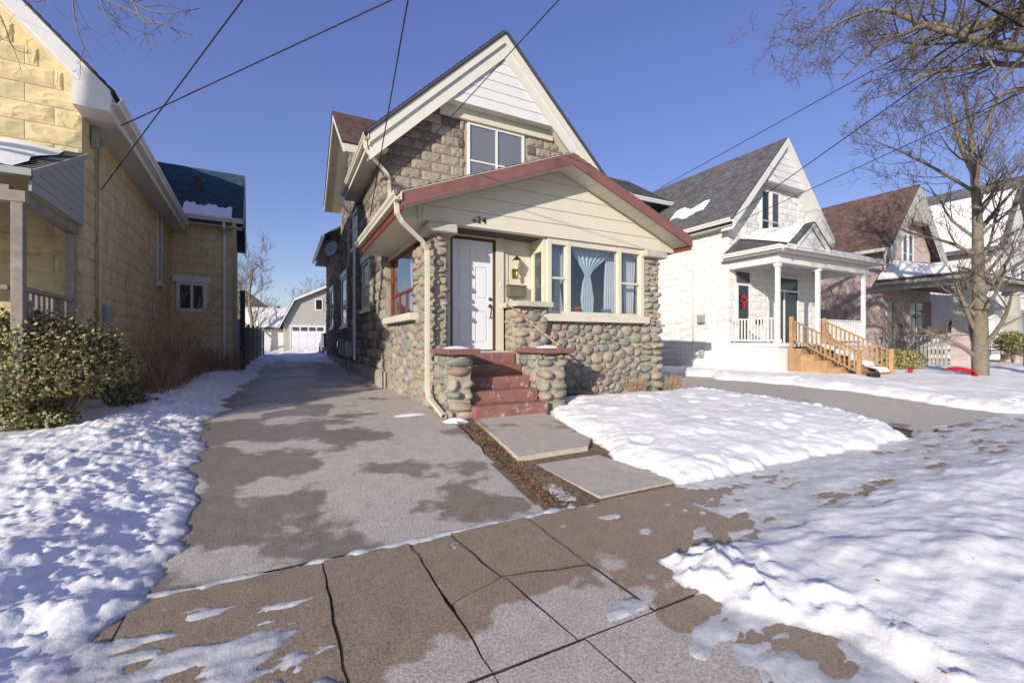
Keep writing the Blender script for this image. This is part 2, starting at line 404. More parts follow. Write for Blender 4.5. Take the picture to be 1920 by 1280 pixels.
for i in range(len(xsj)-1):
    a, b_ = xsj[i], xsj[i+1]
    L = vert(a, int(a*100)); R_ = vert(b_, int(b_*100)); tl = (random.uniform(-.004, .004), random.uniform(-.006, .006))
    if abs(a-.72) < .01:
        # slab broken by a lengthwise crack and a cross crack
        cr = crack((.74, 2.05), (1.07, 2.17), 5, .010, 8); cr2 = crack((1.07, 2.17), (1.58, 2.05), 6, .010, 9)
        mid = [p for p in xm]; up = [p for p in mid if p[1] > 2.2]; lo = [p for p in mid if p[1] < 2.15]
        Lu = [p for p in L if p[1] > 2.1]; Ll = [p for p in L if p[1] < 2.0]; Ru = [p for p in R_ if p[1] > 2.1]; Rl = [p for p in R_ if p[1] < 2.0]
        slab(Lu+cr+up[::-1], -.002, .1, 'paving_slab', 'concrete', swo, (.006, -.004), .0045)
        slab([cr[0]]+Ll+lo[::-1]+cr[::-1][:-1], .003, .1, 'paving_slab', 'concrete', swo, (-.004, .006), .0045)
        slab(up+[cr2[0]]+cr2[1:]+Ru[::-1], .004, .1, 'paving_slab', 'concrete', swo, (.004, .003), .0045)
        slab([cr2[0]]+lo+Rl[::-1]+cr2[::-1][:-1], 0, .1, 'paving_slab', 'concrete', swo, (-.006, .002), .0045)
    else: slab(L+R_[::-1], random.uniform(-.004, .004), .1, 'paving_slab', 'concrete', swo, tl)
ap = [-6.5, -3.5, -1.0, .73, 1.17, 2.6, 4.5, 7, 10, 14, 20, 30]
for a, b_ in zip(ap[:-1], ap[1:]):
    slab(crack((a, YB), (a+(.25 if abs(a-1.17) < .1 else 0), -1.5), 9, .009, 50+int(a))+crack((b_, YB), (b_+(.25 if abs(b_-1.17) < .1 else 0), -1.5), 9, .009, 50+int(b_))[::-1], random.uniform(-.004, .004), .1, 'paving_slab', 'concrete', swo)
fw = MB(); fw.poly([(1.76, 2.84, -.006), (3.9, 2.84, -.006), (3.9, 4.2, .055), (1.9, 4.2, .055)]).poly([(1.9, 4.2, .055), (3.9, 4.2, .055), (3.9, 6.0, .14), (2.05, 6.0, .14)])
fwo = struct(fw.build('front_walk', 'soil'), 'two concrete walk slabs set in bare earth below the front steps', 'path')
s1 = slab([(2.5, 5.97), (2.17, 4.0), (3.1, 4.03), (3.35, 4.3), (3.72, 5.97)], .126, .12, 'paving_slab', 'walk_slab', fwo, (0, .03))
s2 = slab([(2.3, 3.93), (2.33, 2.87), (3.25, 2.87), (3.1, 3.95)], .026, .12, 'paving_slab', 'walk_slab', fwo, (0, .03))
# leaf litter and grass tufts along the edge of the driveway
lf = MB(); rr = random.Random(4)
for i in range(1800):
    y = rr.uniform(2.9, 6.0); x = 1.82+min(1, (y-2.85)/3)*.36+abs(rr.gauss(0, .16)); 
    if x > 2.3 and y < 5.9 and rr.random() < .93: continue
    z = gz(y)+.006+.006*rr.random(); a = rr.uniform(0, 6.3); s_ = rr.uniform(.008, .022); ca, sa = math.cos(a)*s_, math.sin(a)*s_
    tz = rr.uniform(0, .012)
    lf.poly([(x-ca, y-sa, z), (x+sa*.6, y-ca*.6, z+tz), (x+ca, y+sa, z+.004), (x-sa*.6, y+ca*.6, z)])
tag(lf.build('leaf_litter', 'leaf_dry'), 'dry brown leaves along the driveway edge by the walk slabs', 'leaves', kind='stuff')
gt = MB()
for i in range(700):
    if i % 3: y = rr.choice([3.2, 3.45, 3.9, 4.9])+rr.gauss(0, .1); x = 2.12+rr.gauss(0, .07)+(y-3.2)*.05
    else: x = rr.choice([4.9, 5.5, 6.2, 3.3])+rr.gauss(0, .15); y = 2.83+rr.gauss(0, .02)
    z = gz(y)-.005; h_ = rr.uniform(.015, .05); dx, dy = rr.gauss(0, .02), rr.gauss(0, .02)
    gt.poly([(x-.002, y, z), (x+.002, y, z), (x+dx, y+dy, z+h_)])
tag(gt.build('grass', 'leaf_yellow'), 'thin yellow-green grass tufts at the slab edges', 'grass', kind='stuff')
# ---- snow
def t_left(x, y):
    wobx = (fbm(y*1.3, y*0+3, 4, 3)-.5)*.5 + (fbm(y*5, y*0+9, 4, 6)-.5)*.18
    lim = -.62+wobx - .25*sst(4.5, 8, y) + .1*sst(9, 20, y) + .35*sst(20, 24, y)
    d = lim-x
    crumb = sst(-.02, .25, d)*(1-sst(1.0, 2.2, d))
    lump = lumps(x*2.6, y*2.6, 3, .35)*.06 + lumps(x*7, y*7, 5, .16)*.05 + lumps(x*15, y*15, 8, .3)*.038 + lumps(x*27, y*27, 18, .55)*.028 + .07*(fbm(x*6, y*6, 5, 14, .6)-.5) + .035*np.abs(fbm(x*13, y*13, 4, 15, .65)-.5)
    ridge = .08*np.exp(-((d-.75)/.42)**2)*(.4+1.2*fbm(x*1.1+5, y*1.1, 3, 11))
    body = .12*sst(-.03, 1.6, d)+.02*sst(-.03, .1, d)+ridge + .10*(fbm(x*.7, y*.7, 3, 2)-.4)*sst(.3, 1.5, d) + .05*(fbm(x*4, y*4, 4, 21)-.5)*sst(0, .4, d)
    walk = 1-sst(2.2, 3.0, y)
    body = body*(1-.45*walk) + lump*crumb*(1-.3*walk)
    edge = np.where(d > -.12, .035*(fbm(x*14, y*14, 3, 33)-.5)*(1-sst(.1, .3, np.abs(d))), 0)
    t_ = np.where(d > -.02, body+edge, d*.6+edge)
    # thin trodden ice spreading across the sidewalk
    band = np.exp(-((y-2.15+(x+.6)*.12)/.42)**2)*(1-sst(-.55, .62, x))
    ice = .05*(fbm(x*3.2+2, y*9, 5, 44, .6)-.80+.50*band)
    ice2 = .05*(fbm(x*4.5+7, y*4.5, 5, 48, .6)-.84+.42*np.exp(-((x+.1)/.5)**2-((y-1.75)/.3)**2)+.40*np.exp(-((y-2.83)/.05)**2)*(1-sst(1.7, 2.2, x))+.46*np.exp(-((x-2.12)/.17)**2-((y-3.15)/.3)**2))
    return np.maximum(t_, np.where(y < 3.6, np.minimum(np.maximum(ice, ice2), .02), -.05))
ysL = list(np.arange(.9, 4.6, .018))+list(np.arange(4.6, 5.2, .025))+list(np.arange(5.2, 10, .04))+list(np.arange(10, 38, .12))
sheet('snow', list(np.arange(-7, -3, .08))+list(np.arange(-3, -.3, .017))+list(np.arange(-.3, 2.45, .022)), ysL, t_left, 'crumbly ploughed snow bank along the left edge of the driveway')
def t_back(x, y):
    n_ = fbm(x*.8, y*.8, 4, 7)
    t_ = -.06+.22*sst(22, 27, y)*(.4+n_)+.18*(n_-.52)*sst(17, 21, y)+.10*sst(1.2, 2.3, x)*sst(12.5, 15, y)*(n_*1.6-.2)
    return t_+.03*(fbm(x*5, y*5, 3, 9)-.5)
sheet('snow', np.arange(-.9, 2.4, .06), np.arange(12.5, 37.5, .1), t_back, 'snow left lying on the back of the driveway before the garage')
pg = [(u, v) for u, v in ((1030, 771), (1062, 800), (1105, 822), (1125, 842), (1175, 872), (1240, 893), (1275, 906), (1340, 900), (1450, 873), (1560, 853), (1640, 842), (1712, 824), (1660, 800), (1560, 776), (1420, 752), (1300, 736))]
PG = [(onG(u, v).x, onG(u, v).y) for u, v in pg]
PG = PG[:-1]+[(8.1, 6.2), (7.9, 6.75), (4.3, 6.85), (4.25, 6.0)]
def t_lawn(x, y):
    d = pdist(x, y, PG)+(fbm(x*3, y*3, 4, 61)-.5)*.22+(fbm(x*11, y*11, 3, 62)-.5)*.07
    foot = lumps(x*2.6, y*3.4, 66, .5, .15, .4)*.10
    crumb = (lumps(x*7, y*7, 5)*.08+lumps(x*15, y*15, 8)*.04)*sst(6.6, 7.6, x)*(1-sst(.4, .9, d))
    t_ = .15*np.sqrt(np.clip(d/.32, 0, 1))*sst(-.02, .08, d)+.08*sst(.2, 1.2, d)*(.5+fbm(x*.9, y*.9, 3, 64))-foot*sst(.15, .4, d)+.03*(fbm(x*3.5, y*3.5, 4, 67)-.5)+crumb+.022*(fbm(x*12, y*15, 4, 68, .65)-.5)-.03*np.abs(fbm(x*2.4, y*4.5, 4, 69, .6)-.5)
    return np.where(d > 0, np.maximum(t_, .0), d*.8)
sheet('snow', spaced(2.9, 9.2, .024, .045), spaced(2.5, 7.0, .02, .035), t_lawn, 'smooth snow with dimples on the front lawn below the cobblestone wall')
def t_right(x, y):
    w1 = (fbm(x*2.2, y*2.2, 4, 71)-.5)
    wy = 1.93-.05*(x-2)*.6+.10*sst(4, 8, x)*0
    d = np.minimum(wy-y, (x-1.90-.25*(1-sst(.95, 1.45, y))))+w1*.28+(fbm(x*9, y*9, 3, 72)-.5)*.09
    cr = sst(0, .05, d)*(1-sst(.35, .65, x-1.9+w1*.4))
    lump = (lumps(x*7, y*7, 5, .7)*.11+lumps(x*15, y*15, 8, .7)*.06+lumps(x*30, y*30, 12, .6)*.025)*cr
    soft = fbm(x*1.1, y*2.0, 4, 74)-.45
    t_ = .085*np.sqrt(np.clip(d/.3, 0, 1))+.10*soft*sst(.1, .7, d)+.035*(fbm(x*4, y*7, 4, 75)-.5)+lump*.8+.03*sst(.4, 1.2, d)-.05*np.abs(fbm(x*3.1, y*5, 4, 85, .6)-.5)+.02*(fbm(x*14, y*18, 4, 86, .65)-.5)*sst(.1, .4, d)
    hump = .07*np.exp(-((x-3.5)/.35)**2-((y-1.05)/.22)**2)+.05*np.exp(-((x-2.9)/.22)**2-((y-1.35)/.15)**2)
    t_ = t_+hump*sst(.05, .3, d) - .10*sst(.9, .2, y)*0
    t_ = np.where(d > 0, np.maximum(t_, .004), d*.8)
    # trodden ice on the sidewalk
    cov = sst(1.7, 3.0, x)*.27+.10*sst(3, 5, x)
    ice = .05*(fbm(x*2.0, y*5.5, 5, 77, .62)-.72+cov*(1-sst(2.72, 2.9, y)))+.012*(fbm(x*16, y*16, 3, 78)-.5)
    ice = np.where((y > 1.4) & (y < 3.0), np.minimum(ice, .022+.01*fbm(x*12, y*12, 3, 79)), -.05)
    low = .05*(fbm(x*3.5, y*6, 5, 81, .6)-.78+.42*sst(1.15, 1.75, x)*(1-sst(1.25, 1.5, y)))
    return np.maximum(t_, np.maximum(ice, np.where(y < 1.55, np.minimum(low, .02), -.05)))
sheet('snow', spaced(.95, 16, .018, .12), spaced(-.6, 3.0, .018, .022), t_right, 'snow bank and trodden ice over the sidewalk to the right')
def t_yard(x, y):
    lim = 11.7+(fbm(y*1.5, y*0, 4, 91)-.5)*.7
    d = np.minimum(x-lim, y-2.75+(fbm(x*2, y*2, 3, 92)-.5)*.3)
    path = np.exp(-((x-14.9)/.6)**2)*sst(4.5, 6.5, y)*0
    t_ = .17*np.sqrt(np.clip(d/.5, 0, 1))+.14*(fbm(x*.9, y*1.2, 4, 93)-.45)*sst(.1, .8, d)+.05*(fbm(x*4, y*4, 4, 94)-.5)+(lumps(x*5, y*5, 95)*.08)*(1-sst(.3, .9, d))
    return np.where(d > 0, np.maximum(t_, .002), d*.5)
sheet('snow', spaced(11.2, 48, .045, .3), spaced(2.5, 12, .05, .12), t_yard, 'snow covered front yards before the white and pink houses')
def t_far(x, y): return .10+.1*fbm(x*.3, y*.3, 3, 97)
sheet('snow', np.arange(-40, -1.2, .8), np.arange(19, 120, 1.5), t_far, 'snow in the back yards behind the yellow house')
sheet('snow', np.arange(2.5, 80, .9), np.arange(27, 120, 1.5), t_far, 'snow in the back yards behind the stone house')
sheet('snow', np.arange(-40, -6.9, .5), np.arange(-.5, 19, .5), t_far, 'snow in the front yard left of the yellow house')
def mound(c, rx, ry, h_, label, seed=0):
    s = MB(); n = 18; rings = 6; r2 = random.Random(seed); ph = [r2.uniform(.75, 1.25) for _ in range(n)]
    ph = [(ph[i-1]+ph[i]*2+ph[(i+1) % n])/4 for i in range(n)]
    for r_ in range(rings):
        q = 1-r_/rings
        for i in range(n): a = 2*math.pi*i/n; s.v.append((c[0]+rx*q*ph[i]*math.cos(a), c[1]+ry*q*ph[i]*math.sin(a), c[2]+h_*(1-q**2.2)-.004))
    s.v.append((c[0], c[1], c[2]+h_))
    for r_ in range(rings-1):
        for i in range(n): j = (i+1) % n; s.f.append((r_*n+i, r_*n+j, (r_+1)*n+j, (r_+1)*n+i))
    for i in range(n): s.f.append(((rings-1)*n+i, (rings-1)*n+(i+1) % n, rings*n))
    o = s.build('snow_patch', None, None, True); me = o.data; me.materials.append(MAT['snow'])
    a = me.attributes.new('depth', 'FLOAT', 'POINT'); a.data.foreach_set('value', [.1]*len(me.vertices))
    return tag(o, label, 'snow', kind='structure')
# ------------------------------------------------------------------ building blocks
def rockmesh(seed, nx=7, nz=5):
    """unit rock-faced block: x,z in -.5...5, y = -depth outwards (0..1)"""
    r2 = random.Random(seed); s = MB(); idx = {}
    for j in range(nz+1):
        for i in range(nx+1):
            u, v_ = i/nx-.5, j/nz-.5; e = i in (0, nx) or j in (0, nz)
            pil = 1-max(abs(u)*2, abs(v_)*2)**3; d = 0.30 if e else .42+.35*pil+r2.uniform(-.16, .23)
            if not e: u += r2.uniform(-.045, .045); v_ += r2.uniform(-.06, .06)
            idx[i, j] = len(s.v); s.v.append((u, -d, v_))
    for j in range(nz):
        for i in range(nx):
            a, b_, c_, d_ = idx[i, j], idx[i+1, j], idx[i+1, j+1], idx[i, j+1]
            if r2.random() < .5: s.f += [(a, b_, c_), (a, c_, d_)]
            else: s.f += [(a, b_, d_), (b_, c_, d_)]
    per = [idx[i, 0] for i in range(nx)]+[idx[nx, j] for j in range(nz)]+[idx[i, nz] for i in range(nx, 0, -1)]+[idx[0, j] for j in range(nz, 0, -1)]
    base = len(s.v)
    for k in per: s.v.append((s.v[k][0], .3, s.v[k][2]))
    n = len(per)
    for k in range(n): j = (k+1) % n; s.f.append((per[j], per[k], base+k, base+j))
    return s
ROCK = [rockmesh(i) for i in range(9)]
ROCKME = {}
def rockme(i, m):
    if (i, m) not in ROCKME: me = ROCK[i].mesh('rock_block'); me.materials.append(MAT[m]); ROCKME[i, m] = me
    return ROCKME[i, m]
def blocks(part, o, ux, nrm, rows, z0, bh, bw, m, spans, depth=.05, limit=0, gap=.012, name='block', seed=0, dark=None, sort=None):
    """fill wall with rock-faced blocks; spans(z_low, z_high) -> [(s0,s1)] allowed along ux. First `limit` become objects, the rest one joined part."""
    r2 = random.Random(seed); o = V(o); ux = V(ux); nrm = V(nrm); items = []
    for r_ in range(rows):
        za = z0+r_*bh
        for a, b_ in spans(za, za+bh):
            x = a-((r_ % 2)*.5)*bw
            k0 = math.floor(a/bw)-1; x = k0*bw-((r_ % 2)*.5)*bw
            while x < b_:
                l, h_ = max(x, a), min(x+bw, b_); x += bw
                if h_-l < .06: continue
                items.append((l, h_, za))
    if sort: items.sort(key=lambda it: sort((it[0]+it[1])/2, it[2]))
    rot = Matrix((ux, -nrm, Z_)).transposed().to_4x4()
    J_ = {}
    for n_, (l, h_, za) in enumerate(items):
        c = o+ux*((l+h_)/2)+Z_*(za+bh/2); k = r2.randrange(9); mm_ = dark if (dark and dark[1]((l+h_)/2, za+bh/2, r2)) else None
        mn = dark[0] if mm_ else m; fl = r2.choice((-1, 1))
        M_ = Matrix.Translation(c) @ rot @ Matrix.Diagonal(((h_-l-gap)*1., depth*r2.uniform(.75, 1.25), (bh-gap)*fl if False else (bh-gap), 1))
        if n_ < limit:
            ob_ = bpy.data.objects.new(name, rockme(k, mn)); COL.objects.link(ob_); ob_.parent = part; ob_.matrix_local = M_
        else:
            J = J_.setdefault(mn, MB()); b0 = len(J.v); J.v += [tuple(M_ @ V(p)) for p in ROCK[k].v]; J.f += [tuple(b0+q for q in f_) for f_ in ROCK[k].f]
    for mn, J in J_.items():
        ob_ = J.build('blockwork', mn, part); ob_['kind'] = 'stuff'; ob_.location = (0, 0, 0)
    return items
def minus(spans_, holes, za, zb):
    """cut openings (s0,s1,z0,z1) out of spans"""
    for h0, h1, y0, y1 in holes:
        if zb-.05 < y0 or za+.05 > y1: continue
        o2 = []
        for a, b_ in spans_:
            if h1 <= a or h0 >= b_: o2.append((a, b_))
            else:
                if h0 > a: o2.append((a, h0))
                if h1 < b_: o2.append((h1, b_))
        spans_ = o2
    return spans_
def roofplane(name, e0, e1, r0, r1, m, parent, th=.05, course=.14, under=None):
    """shingled plane: eave e0-e1, ridge r0-r1, built of lapped courses"""
    e0, e1, r0, r1 = map(V, (e0, e1, r0, r1)); L = ((r0-e0).length+(r1-e1).length)/2; n = max(1, int(L/course))
    nrm = (e1-e0).cross(r0-e0).normalized()
    if nrm.z < 0: nrm = -nrm
    s = MB(); s.uv = []; lap = .012
    W_ = (e1-e0).length
    for i in range(n):
        a, b_ = i/n, (i+1)/n
        p = [e0.lerp(r0, a)+nrm*(th+lap), e1.lerp(r1, a)+nrm*(th+lap), e1.lerp(r1, b_)+nrm*th, e0.lerp(r0, b_)+nrm*th]
        q0, q1 = e0.lerp(r0, a)+nrm*(th if i else 0), e1.lerp(r1, a)+nrm*(th if i else 0)
        k = len(s.v); s.v += [tuple(x) for x in p]+[tuple(q0), tuple(q1)]
        v0 = i*.14; sh = .013*(i % 5)
        s0a = (p[0]-e0).dot((e1-e0).normalized()); s1a = (p[1]-e0).dot((e1-e0).normalized()); s1b = (p[2]-e0).dot((e1-e0).normalized()); s0b = (p[3]-e0).dot((e1-e0).normalized())
        s.uv += [(s0a+sh, v0), (s1a+sh, v0), (s1b+sh, v0+.139), (s0b+sh, v0+.139), (s0a+sh, v0), (s1a+sh, v0)]
        s.f += [(k, k+1, k+2, k+3), (k+4, k+5, k+1, k)]
    o = s.build(name, m, parent)
    d = MB(); d.prism([e0, e1, r1, r0], nrm*(th-.004)); d.build('roof_deck', under or 'asphalt_roof', o)
    d_ = o.children[0]; d_.location = (0, 0, 0)
    return o
def vox(parent, name, m, o, ax, ay, az, *abc, bevel=0):
    s = MB()
    for a, b_, c_ in abc: s.ob(o, ax, ay, az, a, b_, c_)
    return s.build(name, m, parent, False, bevel)
def sub(o, part):
    o.parent = part; o.location = -wl(part); return o
def window(parent, o, ux, nrm, w_, h_, fm='white_trim', pm='glass_dark', fr=.07, sill=True, mull=(), hm=(), depth=.06, proud=.03, sillm=None, head=False, pane_in=.03):
    """o = bottom-left of opening on the wall plane; frame stands `proud` of it"""
    o = V(o); ux = V(ux); n = V(nrm)
    win = vox(parent, 'window', fm, o, ux, n, Z_, ((0, fr), (-depth, proud), (0, h_)), ((w_-fr, w_), (-depth, proud), (0, h_)), ((fr, w_-fr), (-depth, proud-.003), (0, fr)), ((fr, w_-fr), (-depth, proud-.003), (h_-fr, h_)))
    xs_ = [fr]+[m_ for m_ in mull]+[w_-fr]
    for m_ in mull: sub(vox(None, 'mullion', fm, o, ux, n, Z_, ((m_-fr*.4, m_+fr*.4), (-depth, proud-.006), (fr, h_-fr))), win)
    for (i, zz) in hm: sub(vox(None, 'meeting_rail', fm, o, ux, n, Z_, ((xs_[i], xs_[i+1]), (-depth, proud-.012), (zz-.02, zz+.02))), win)
    for i in range(len(xs_)-1):
        sub(vox(None, 'pane', pm, o, ux, n, Z_, ((xs_[i], xs_[i+1]), (-.012-pane_in+proud, -.006-pane_in+proud), (fr*.9, h_-fr*.9))), win)
    if sill: sub(vox(None, 'sill', sillm or fm, o, ux, n, Z_, ((-.06, w_+.06), (-.02, proud+.06), (-.1, -.002))), win)
    if head: sub(vox(None, 'lintel', sillm or fm, o, ux, n, Z_, ((-.1, w_+.1), (-.02, proud+.03), (h_+.002, h_+.2))), win)
    return win
def boards(parent, name, m, o, ux, nrm, spansf, z0, z1, bh, th=.022, gap=.006):
    """horizontal lap siding, each board its own piece, lower edge proud"""
    o = V(o); ux = V(ux); n = V(nrm); z = z0; i = 0
    while z < z1-.02:
        zt = min(z+bh, z1); a0, b0 = spansf(z+.001); a1, b1 = spansf(zt-.001)
        if b0-a0 > .03:
            if b1-a1 < .02: c_ = (a1+b1)/2; a1, b1 = c_-.01, c_+.01
            s = MB(); P = lambda s_, d_, zz: o+ux*s_+n*d_+Z_*zz
            s.v = [tuple(p) for p in (P(a0, 0, z), P(b0, 0, z), P(b1, 0, zt-gap), P(a1, 0, zt-gap), P(a0, th, z), P(b0, th, z), P(b1, th*.35, zt-gap), P(a1, th*.35, zt-gap))]
            s.f = [(3,2,1,0), (4,5,6,7), (0,1,5,4), (1,2,6,5), (2,3,7,6), (3,0,4,7)]
            s.build(name, m, parent)
        z = zt; i += 1
def gutter(parent, a, b_, out_, m='cream', w_=.12, h_=.11, name='gutter'):
    """open K-style gutter from a to b, `out_` = outward direction"""
    a, b_, n = V(a), V(b_), V(out_); L = (b_-a); ax = L.normalized(); s = MB(); l = L.length
    prof = [(0, h_), (0, 0), (w_*.7, 0), (w_*.75, h_*.35), (w_, h_*.6), (w_, h_), (w_*.9, h_), (w_*.9, h_*.62), (w_*.64, h_*.3), (w_*.6, .01), (.01, .01), (.01, h_)]
    s.prism([a+n*p+Z_*q for p, q in prof], L); return s.build(name, m, parent)
def downspout(parent, path, m='cream', w_=.075, d=.055, name='downspout'):
    path = [V(p) for p in path]; s = MB(); b0 = 0
    for i, p in enumerate(path):
        t_ = (path[min(i+1, len(path)-1)]-path[max(i-1, 0)]).normalized()
        sx = V((1, 0, 0)) if abs(t_.x) < .8 else Y_
        sx = (sx-t_*sx.dot(t_)).normalized(); sy = t_.cross(sx)
        for a, b_ in ((-1, -1), (1, -1), (1, 1), (-1, 1)): s.v.append(tuple(p+sx*a*w_/2+sy*b_*d/2))
    for i in range(len(path)-1):
        for k in range(4): j = (k+1) % 4; s.f.append((i*4+k, i*4+j, i*4+4+j, i*4+4+k))
    n = len(path)*4; s.f += [(3, 2, 1, 0)]
    return s.build(name, m, parent, False, .006)
# cobblestones: packed cells rounded into stones
def stones(part, o, ux, nrm, poly, cell, asp=1.25, bulge=.07, seed=0, name='cobblestone', gap=.014):
    r2 = np.random.RandomState(seed); P = np.array(poly); lo, hi = P.min(0), P.max(0)
    n = int((hi[0]-lo[0])*(hi[1]-lo[1])/(cell*cell*.8)); pts = []
    while len(pts) < n:
        q = lo+(hi-lo)*r2.rand(2)
        if pdist(np.array([q[0]]), np.array([q[1]]), poly)[0] > .03: pts.append(q)
        elif r2.rand() < .004: break
    pts = np.array(pts)
    S_ = np.array([1/asp, 1.]); ang = np.linspace(0, 2*np.pi, 15)[:-1]
    wt = r2.uniform(-.011, .011, len(pts))*(cell/.2)**2
    def cell_r(i, K):
        p = pts[i]*S_; dirs = np.stack([np.cos(K), np.sin(K)], 1); r_ = np.full(len(K), cell*1.1)
        for j in range(len(pts)):
            if j == i: continue
            d = pts[j]*S_-p; L2 = d@d
            if L2 > (cell*3)**2: continue
            off = (L2+(wt[i]-wt[j]))/2; dd = dirs@d
            ok = dd > 1e-6; r_[ok] = np.minimum(r_[ok], np.maximum(.02, off/dd[ok]))
        for k in range(len(P)):
            a = P[k]*S_; b_ = P[(k+1) % len(P)]*S_; e = b_-a; nn_ = np.array([e[1], -e[0]]); nn_ /= np.linalg.norm(nn_)
            dist = (a-p)@nn_
            if dist < 0: nn_ = -nn_; dist = -dist
            dd = dirs@nn_; ok = dd > 1e-6; r_[ok] = np.minimum(r_[ok], np.maximum(.015, dist/dd[ok]))
        return r_
    for it in range(4):
        new = []
        for i in range(len(pts)):
            r_ = cell_r(i, ang); c_ = np.array([(r_**3*np.cos(ang)).sum(), (r_**3*np.sin(ang)).sum()])/(r_**2).sum()*.66
            new.append(pts[i]+c_/S_)
        pts = np.array(new)
    o = V(o); ux = V(ux); nn = V(nrm)
    for i in range(len(pts)):
        r_ = cell_r(i, ang)-gap*.5
        r_ = (np.roll(r_, 1)+2*r_+np.roll(r_, -1))/4; mean = r_.mean(); r_ = np.minimum(r_, mean*1.35)*.95
        r_ = np.maximum(r_, .018); h_ = min(bulge*1.25, bulge*(.55+mean/cell*.9))*r2.uniform(.75, 1.2)
        s = MB(); tilt = r2.uniform(-.25, .25, 2)
        for q, z in ((1., -.25), (.97, .25), (.84, .66), (.58, .92), (.28, 1.)):
            for k in range(14):
                a = ang[k]; x_, y_ = r_[k]*q*np.cos(a)/S_[0], r_[k]*q*np.sin(a)
                jr = 1+r2.uniform(-.06, .06); x_ *= jr; y_ *= jr; zz = h_*z*(1+.10*np.sin(3*a+i)+r2.uniform(-.16, .16)*(z > .3))+ (x_*tilt[0]+y_*tilt[1])*max(0, z)*.5
                s.v.append(tuple(ux*x_+Z_*y_+nn*zz))
        s.v.append(tuple(nn*h_*1.02))
        for r3 in range(4):
            for k in range(14): j = (k+1) % 14; s.f.append((r3*14+k, r3*14+j, r3*14+14+j, r3*14+14+k))
        for k in range(14): s.f.append((56+k, 56+(k+1) % 14, 70))
        ob_ = s.build(name, 'cobble', None, True); ob_.parent = part; ob_.location = o+ux*float(pts[i][0])+Z_*float(pts[i][1])-wl(part)
def bouldermesh(seed):
    bm = bmesh.new(); bmesh.ops.create_icosphere(bm, subdivisions=2, radius=1)
    r2 = random.Random(seed); ks = [(V((r2.uniform(-1, 1), r2.uniform(-1, 1), r2.uniform(-1, 1))).normalized(), r2.uniform(.66, 1.0)) for _ in range(14)]
    for v_ in bm.verts:
        p = v_.co.normalized(); q = 1.
        e = (abs(p.x)**3.4+abs(p.y)**3.4+abs(p.z)**3.4)**(-1/3.4)
        p = p*e
        for d, c_ in ks:
            m_ = p.dot(d)
            if m_ > c_: p = p-d*(m_-c_)*.75
        v_.co = p
    me = bpy.data.meshes.new('boulder'); bm.to_mesh(me); bm.free(); me.shade_smooth(); me.materials.append(MAT['cobble']); return me
BOULD = [bouldermesh(i) for i in range(10)]
def boulder(part, c, sx, sy, sz, r2, name='cobblestone'):
    ob_ = bpy.data.objects.new(name, BOULD[r2.randrange(10)]); COL.objects.link(ob_); ob_.parent = part
    ob_.location = V(c)-wl(part); ob_.scale = (sx, sy, sz); ob_.rotation_euler = (r2.uniform(-.2, .2)+r2.choice((0, math.pi)), r2.uniform(-.2, .2), r2.uniform(-.3, .3)+r2.choice((0, math.pi)))
def stack(part, x0, x1, y0, y1, z0, z1, r2, hmin=.09, hmax=.17, split=True):
    """column of rounded stones, course on course, two to a course where wide"""
    z = z0
    while z < z1-.05:
        h_ = min(r2.uniform(hmin, hmax), z1-z); w_ = x1-x0; d = y1-y0
        nx = max(1, round(w_/(h_*r2.uniform(1.2, 2.2))))
        cuts = [0]+sorted(min(.98, max(.02, (k+r2.uniform(.65, 1.35))/nx)) for k in range(nx-1))+[1]
        segs = [(x0+w_*cuts[k], x0+w_*cuts[k+1]) for k in range(nx) if (cuts[k+1]-cuts[k])*w_ > .05]
        ny = max(1, round(d/.27)); 
        for a, b_ in segs:
            hh = h_*r2.uniform(.9, 1.08)
            for k in range(ny):
                ya, yb = y0+d*k/ny, y0+d*(k+1)/ny
                boulder(part, ((a+b_)/2+r2.uniform(-.014, .014), (ya+yb)/2+r2.uniform(-.018, .018), z+h_/2+r2.uniform(-.012, .012)), (b_-a)*r2.uniform(.47, .55), (yb-ya)*r2.uniform(.48, .56), hh*r2.uniform(.46, .56), r2)
        z += h_
# ------------------------------------------------------------------ the stone house
H = thing('stone_house', 'stone block house with cobblestone porch, cream gable and red fascia', 'house', (5, 12, .15))
XL, XR, YF, YK = 2.15, 8.0, 10.5, 26.
RX, RZ, EX, EZ, BY = 5.08, 9.24, 1.72, 5.97, 10.05
sl_ = (RZ-EZ)/(RX-EX)
def roofz(x): return RZ-abs(x-RX)*sl_
# walls
mw = MB()
zt = roofz(XL)-.12
mw.prism([(XL, YF, .0), (XR, YF, .0), (XR, YF, roofz(XR)-.12), (RX, YF, RZ-.15), (XL, YF, zt)], (0, 9, 0))
mw.prism([(XL+.001, 13.4, 5.7), (XL+.001, 15.9, 8.78), (XL+.001, 18.9, 6.5), (XL+.001, 18.9, 5.7)], (3, 0, 0))
mw.box(XL+.004, 7.2, 19.4, YK, 0, 5.9)
wall = mw.build('wall', 'mortar', H)
upw = (4.2, 5.87, 5.35, 6.95)            # upper front window opening x0,x1,z0,z1
def sp_front(za, zb):
    hi = zb
    a = max(XL+.0, RX-(RZ-.18-hi)/sl_); b_ = min(XR, RX+(RZ-.18-hi)/sl_)
    if za > 6.95: return []
    return minus([(a, b_)], [(upw[0]-.1, upw[1]+.1, upw[2], upw[3]+.1)], za, zb)
fb = MB(); fb.box(0, .001, 0, .001, 0, .001)
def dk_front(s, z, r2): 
    return r2.random() < (.8 if z > RZ-abs(s-RX)*sl_-1.25 and s < 5 else .12)  # mostly dark blocks along the left slope of the gable, few elsewhere
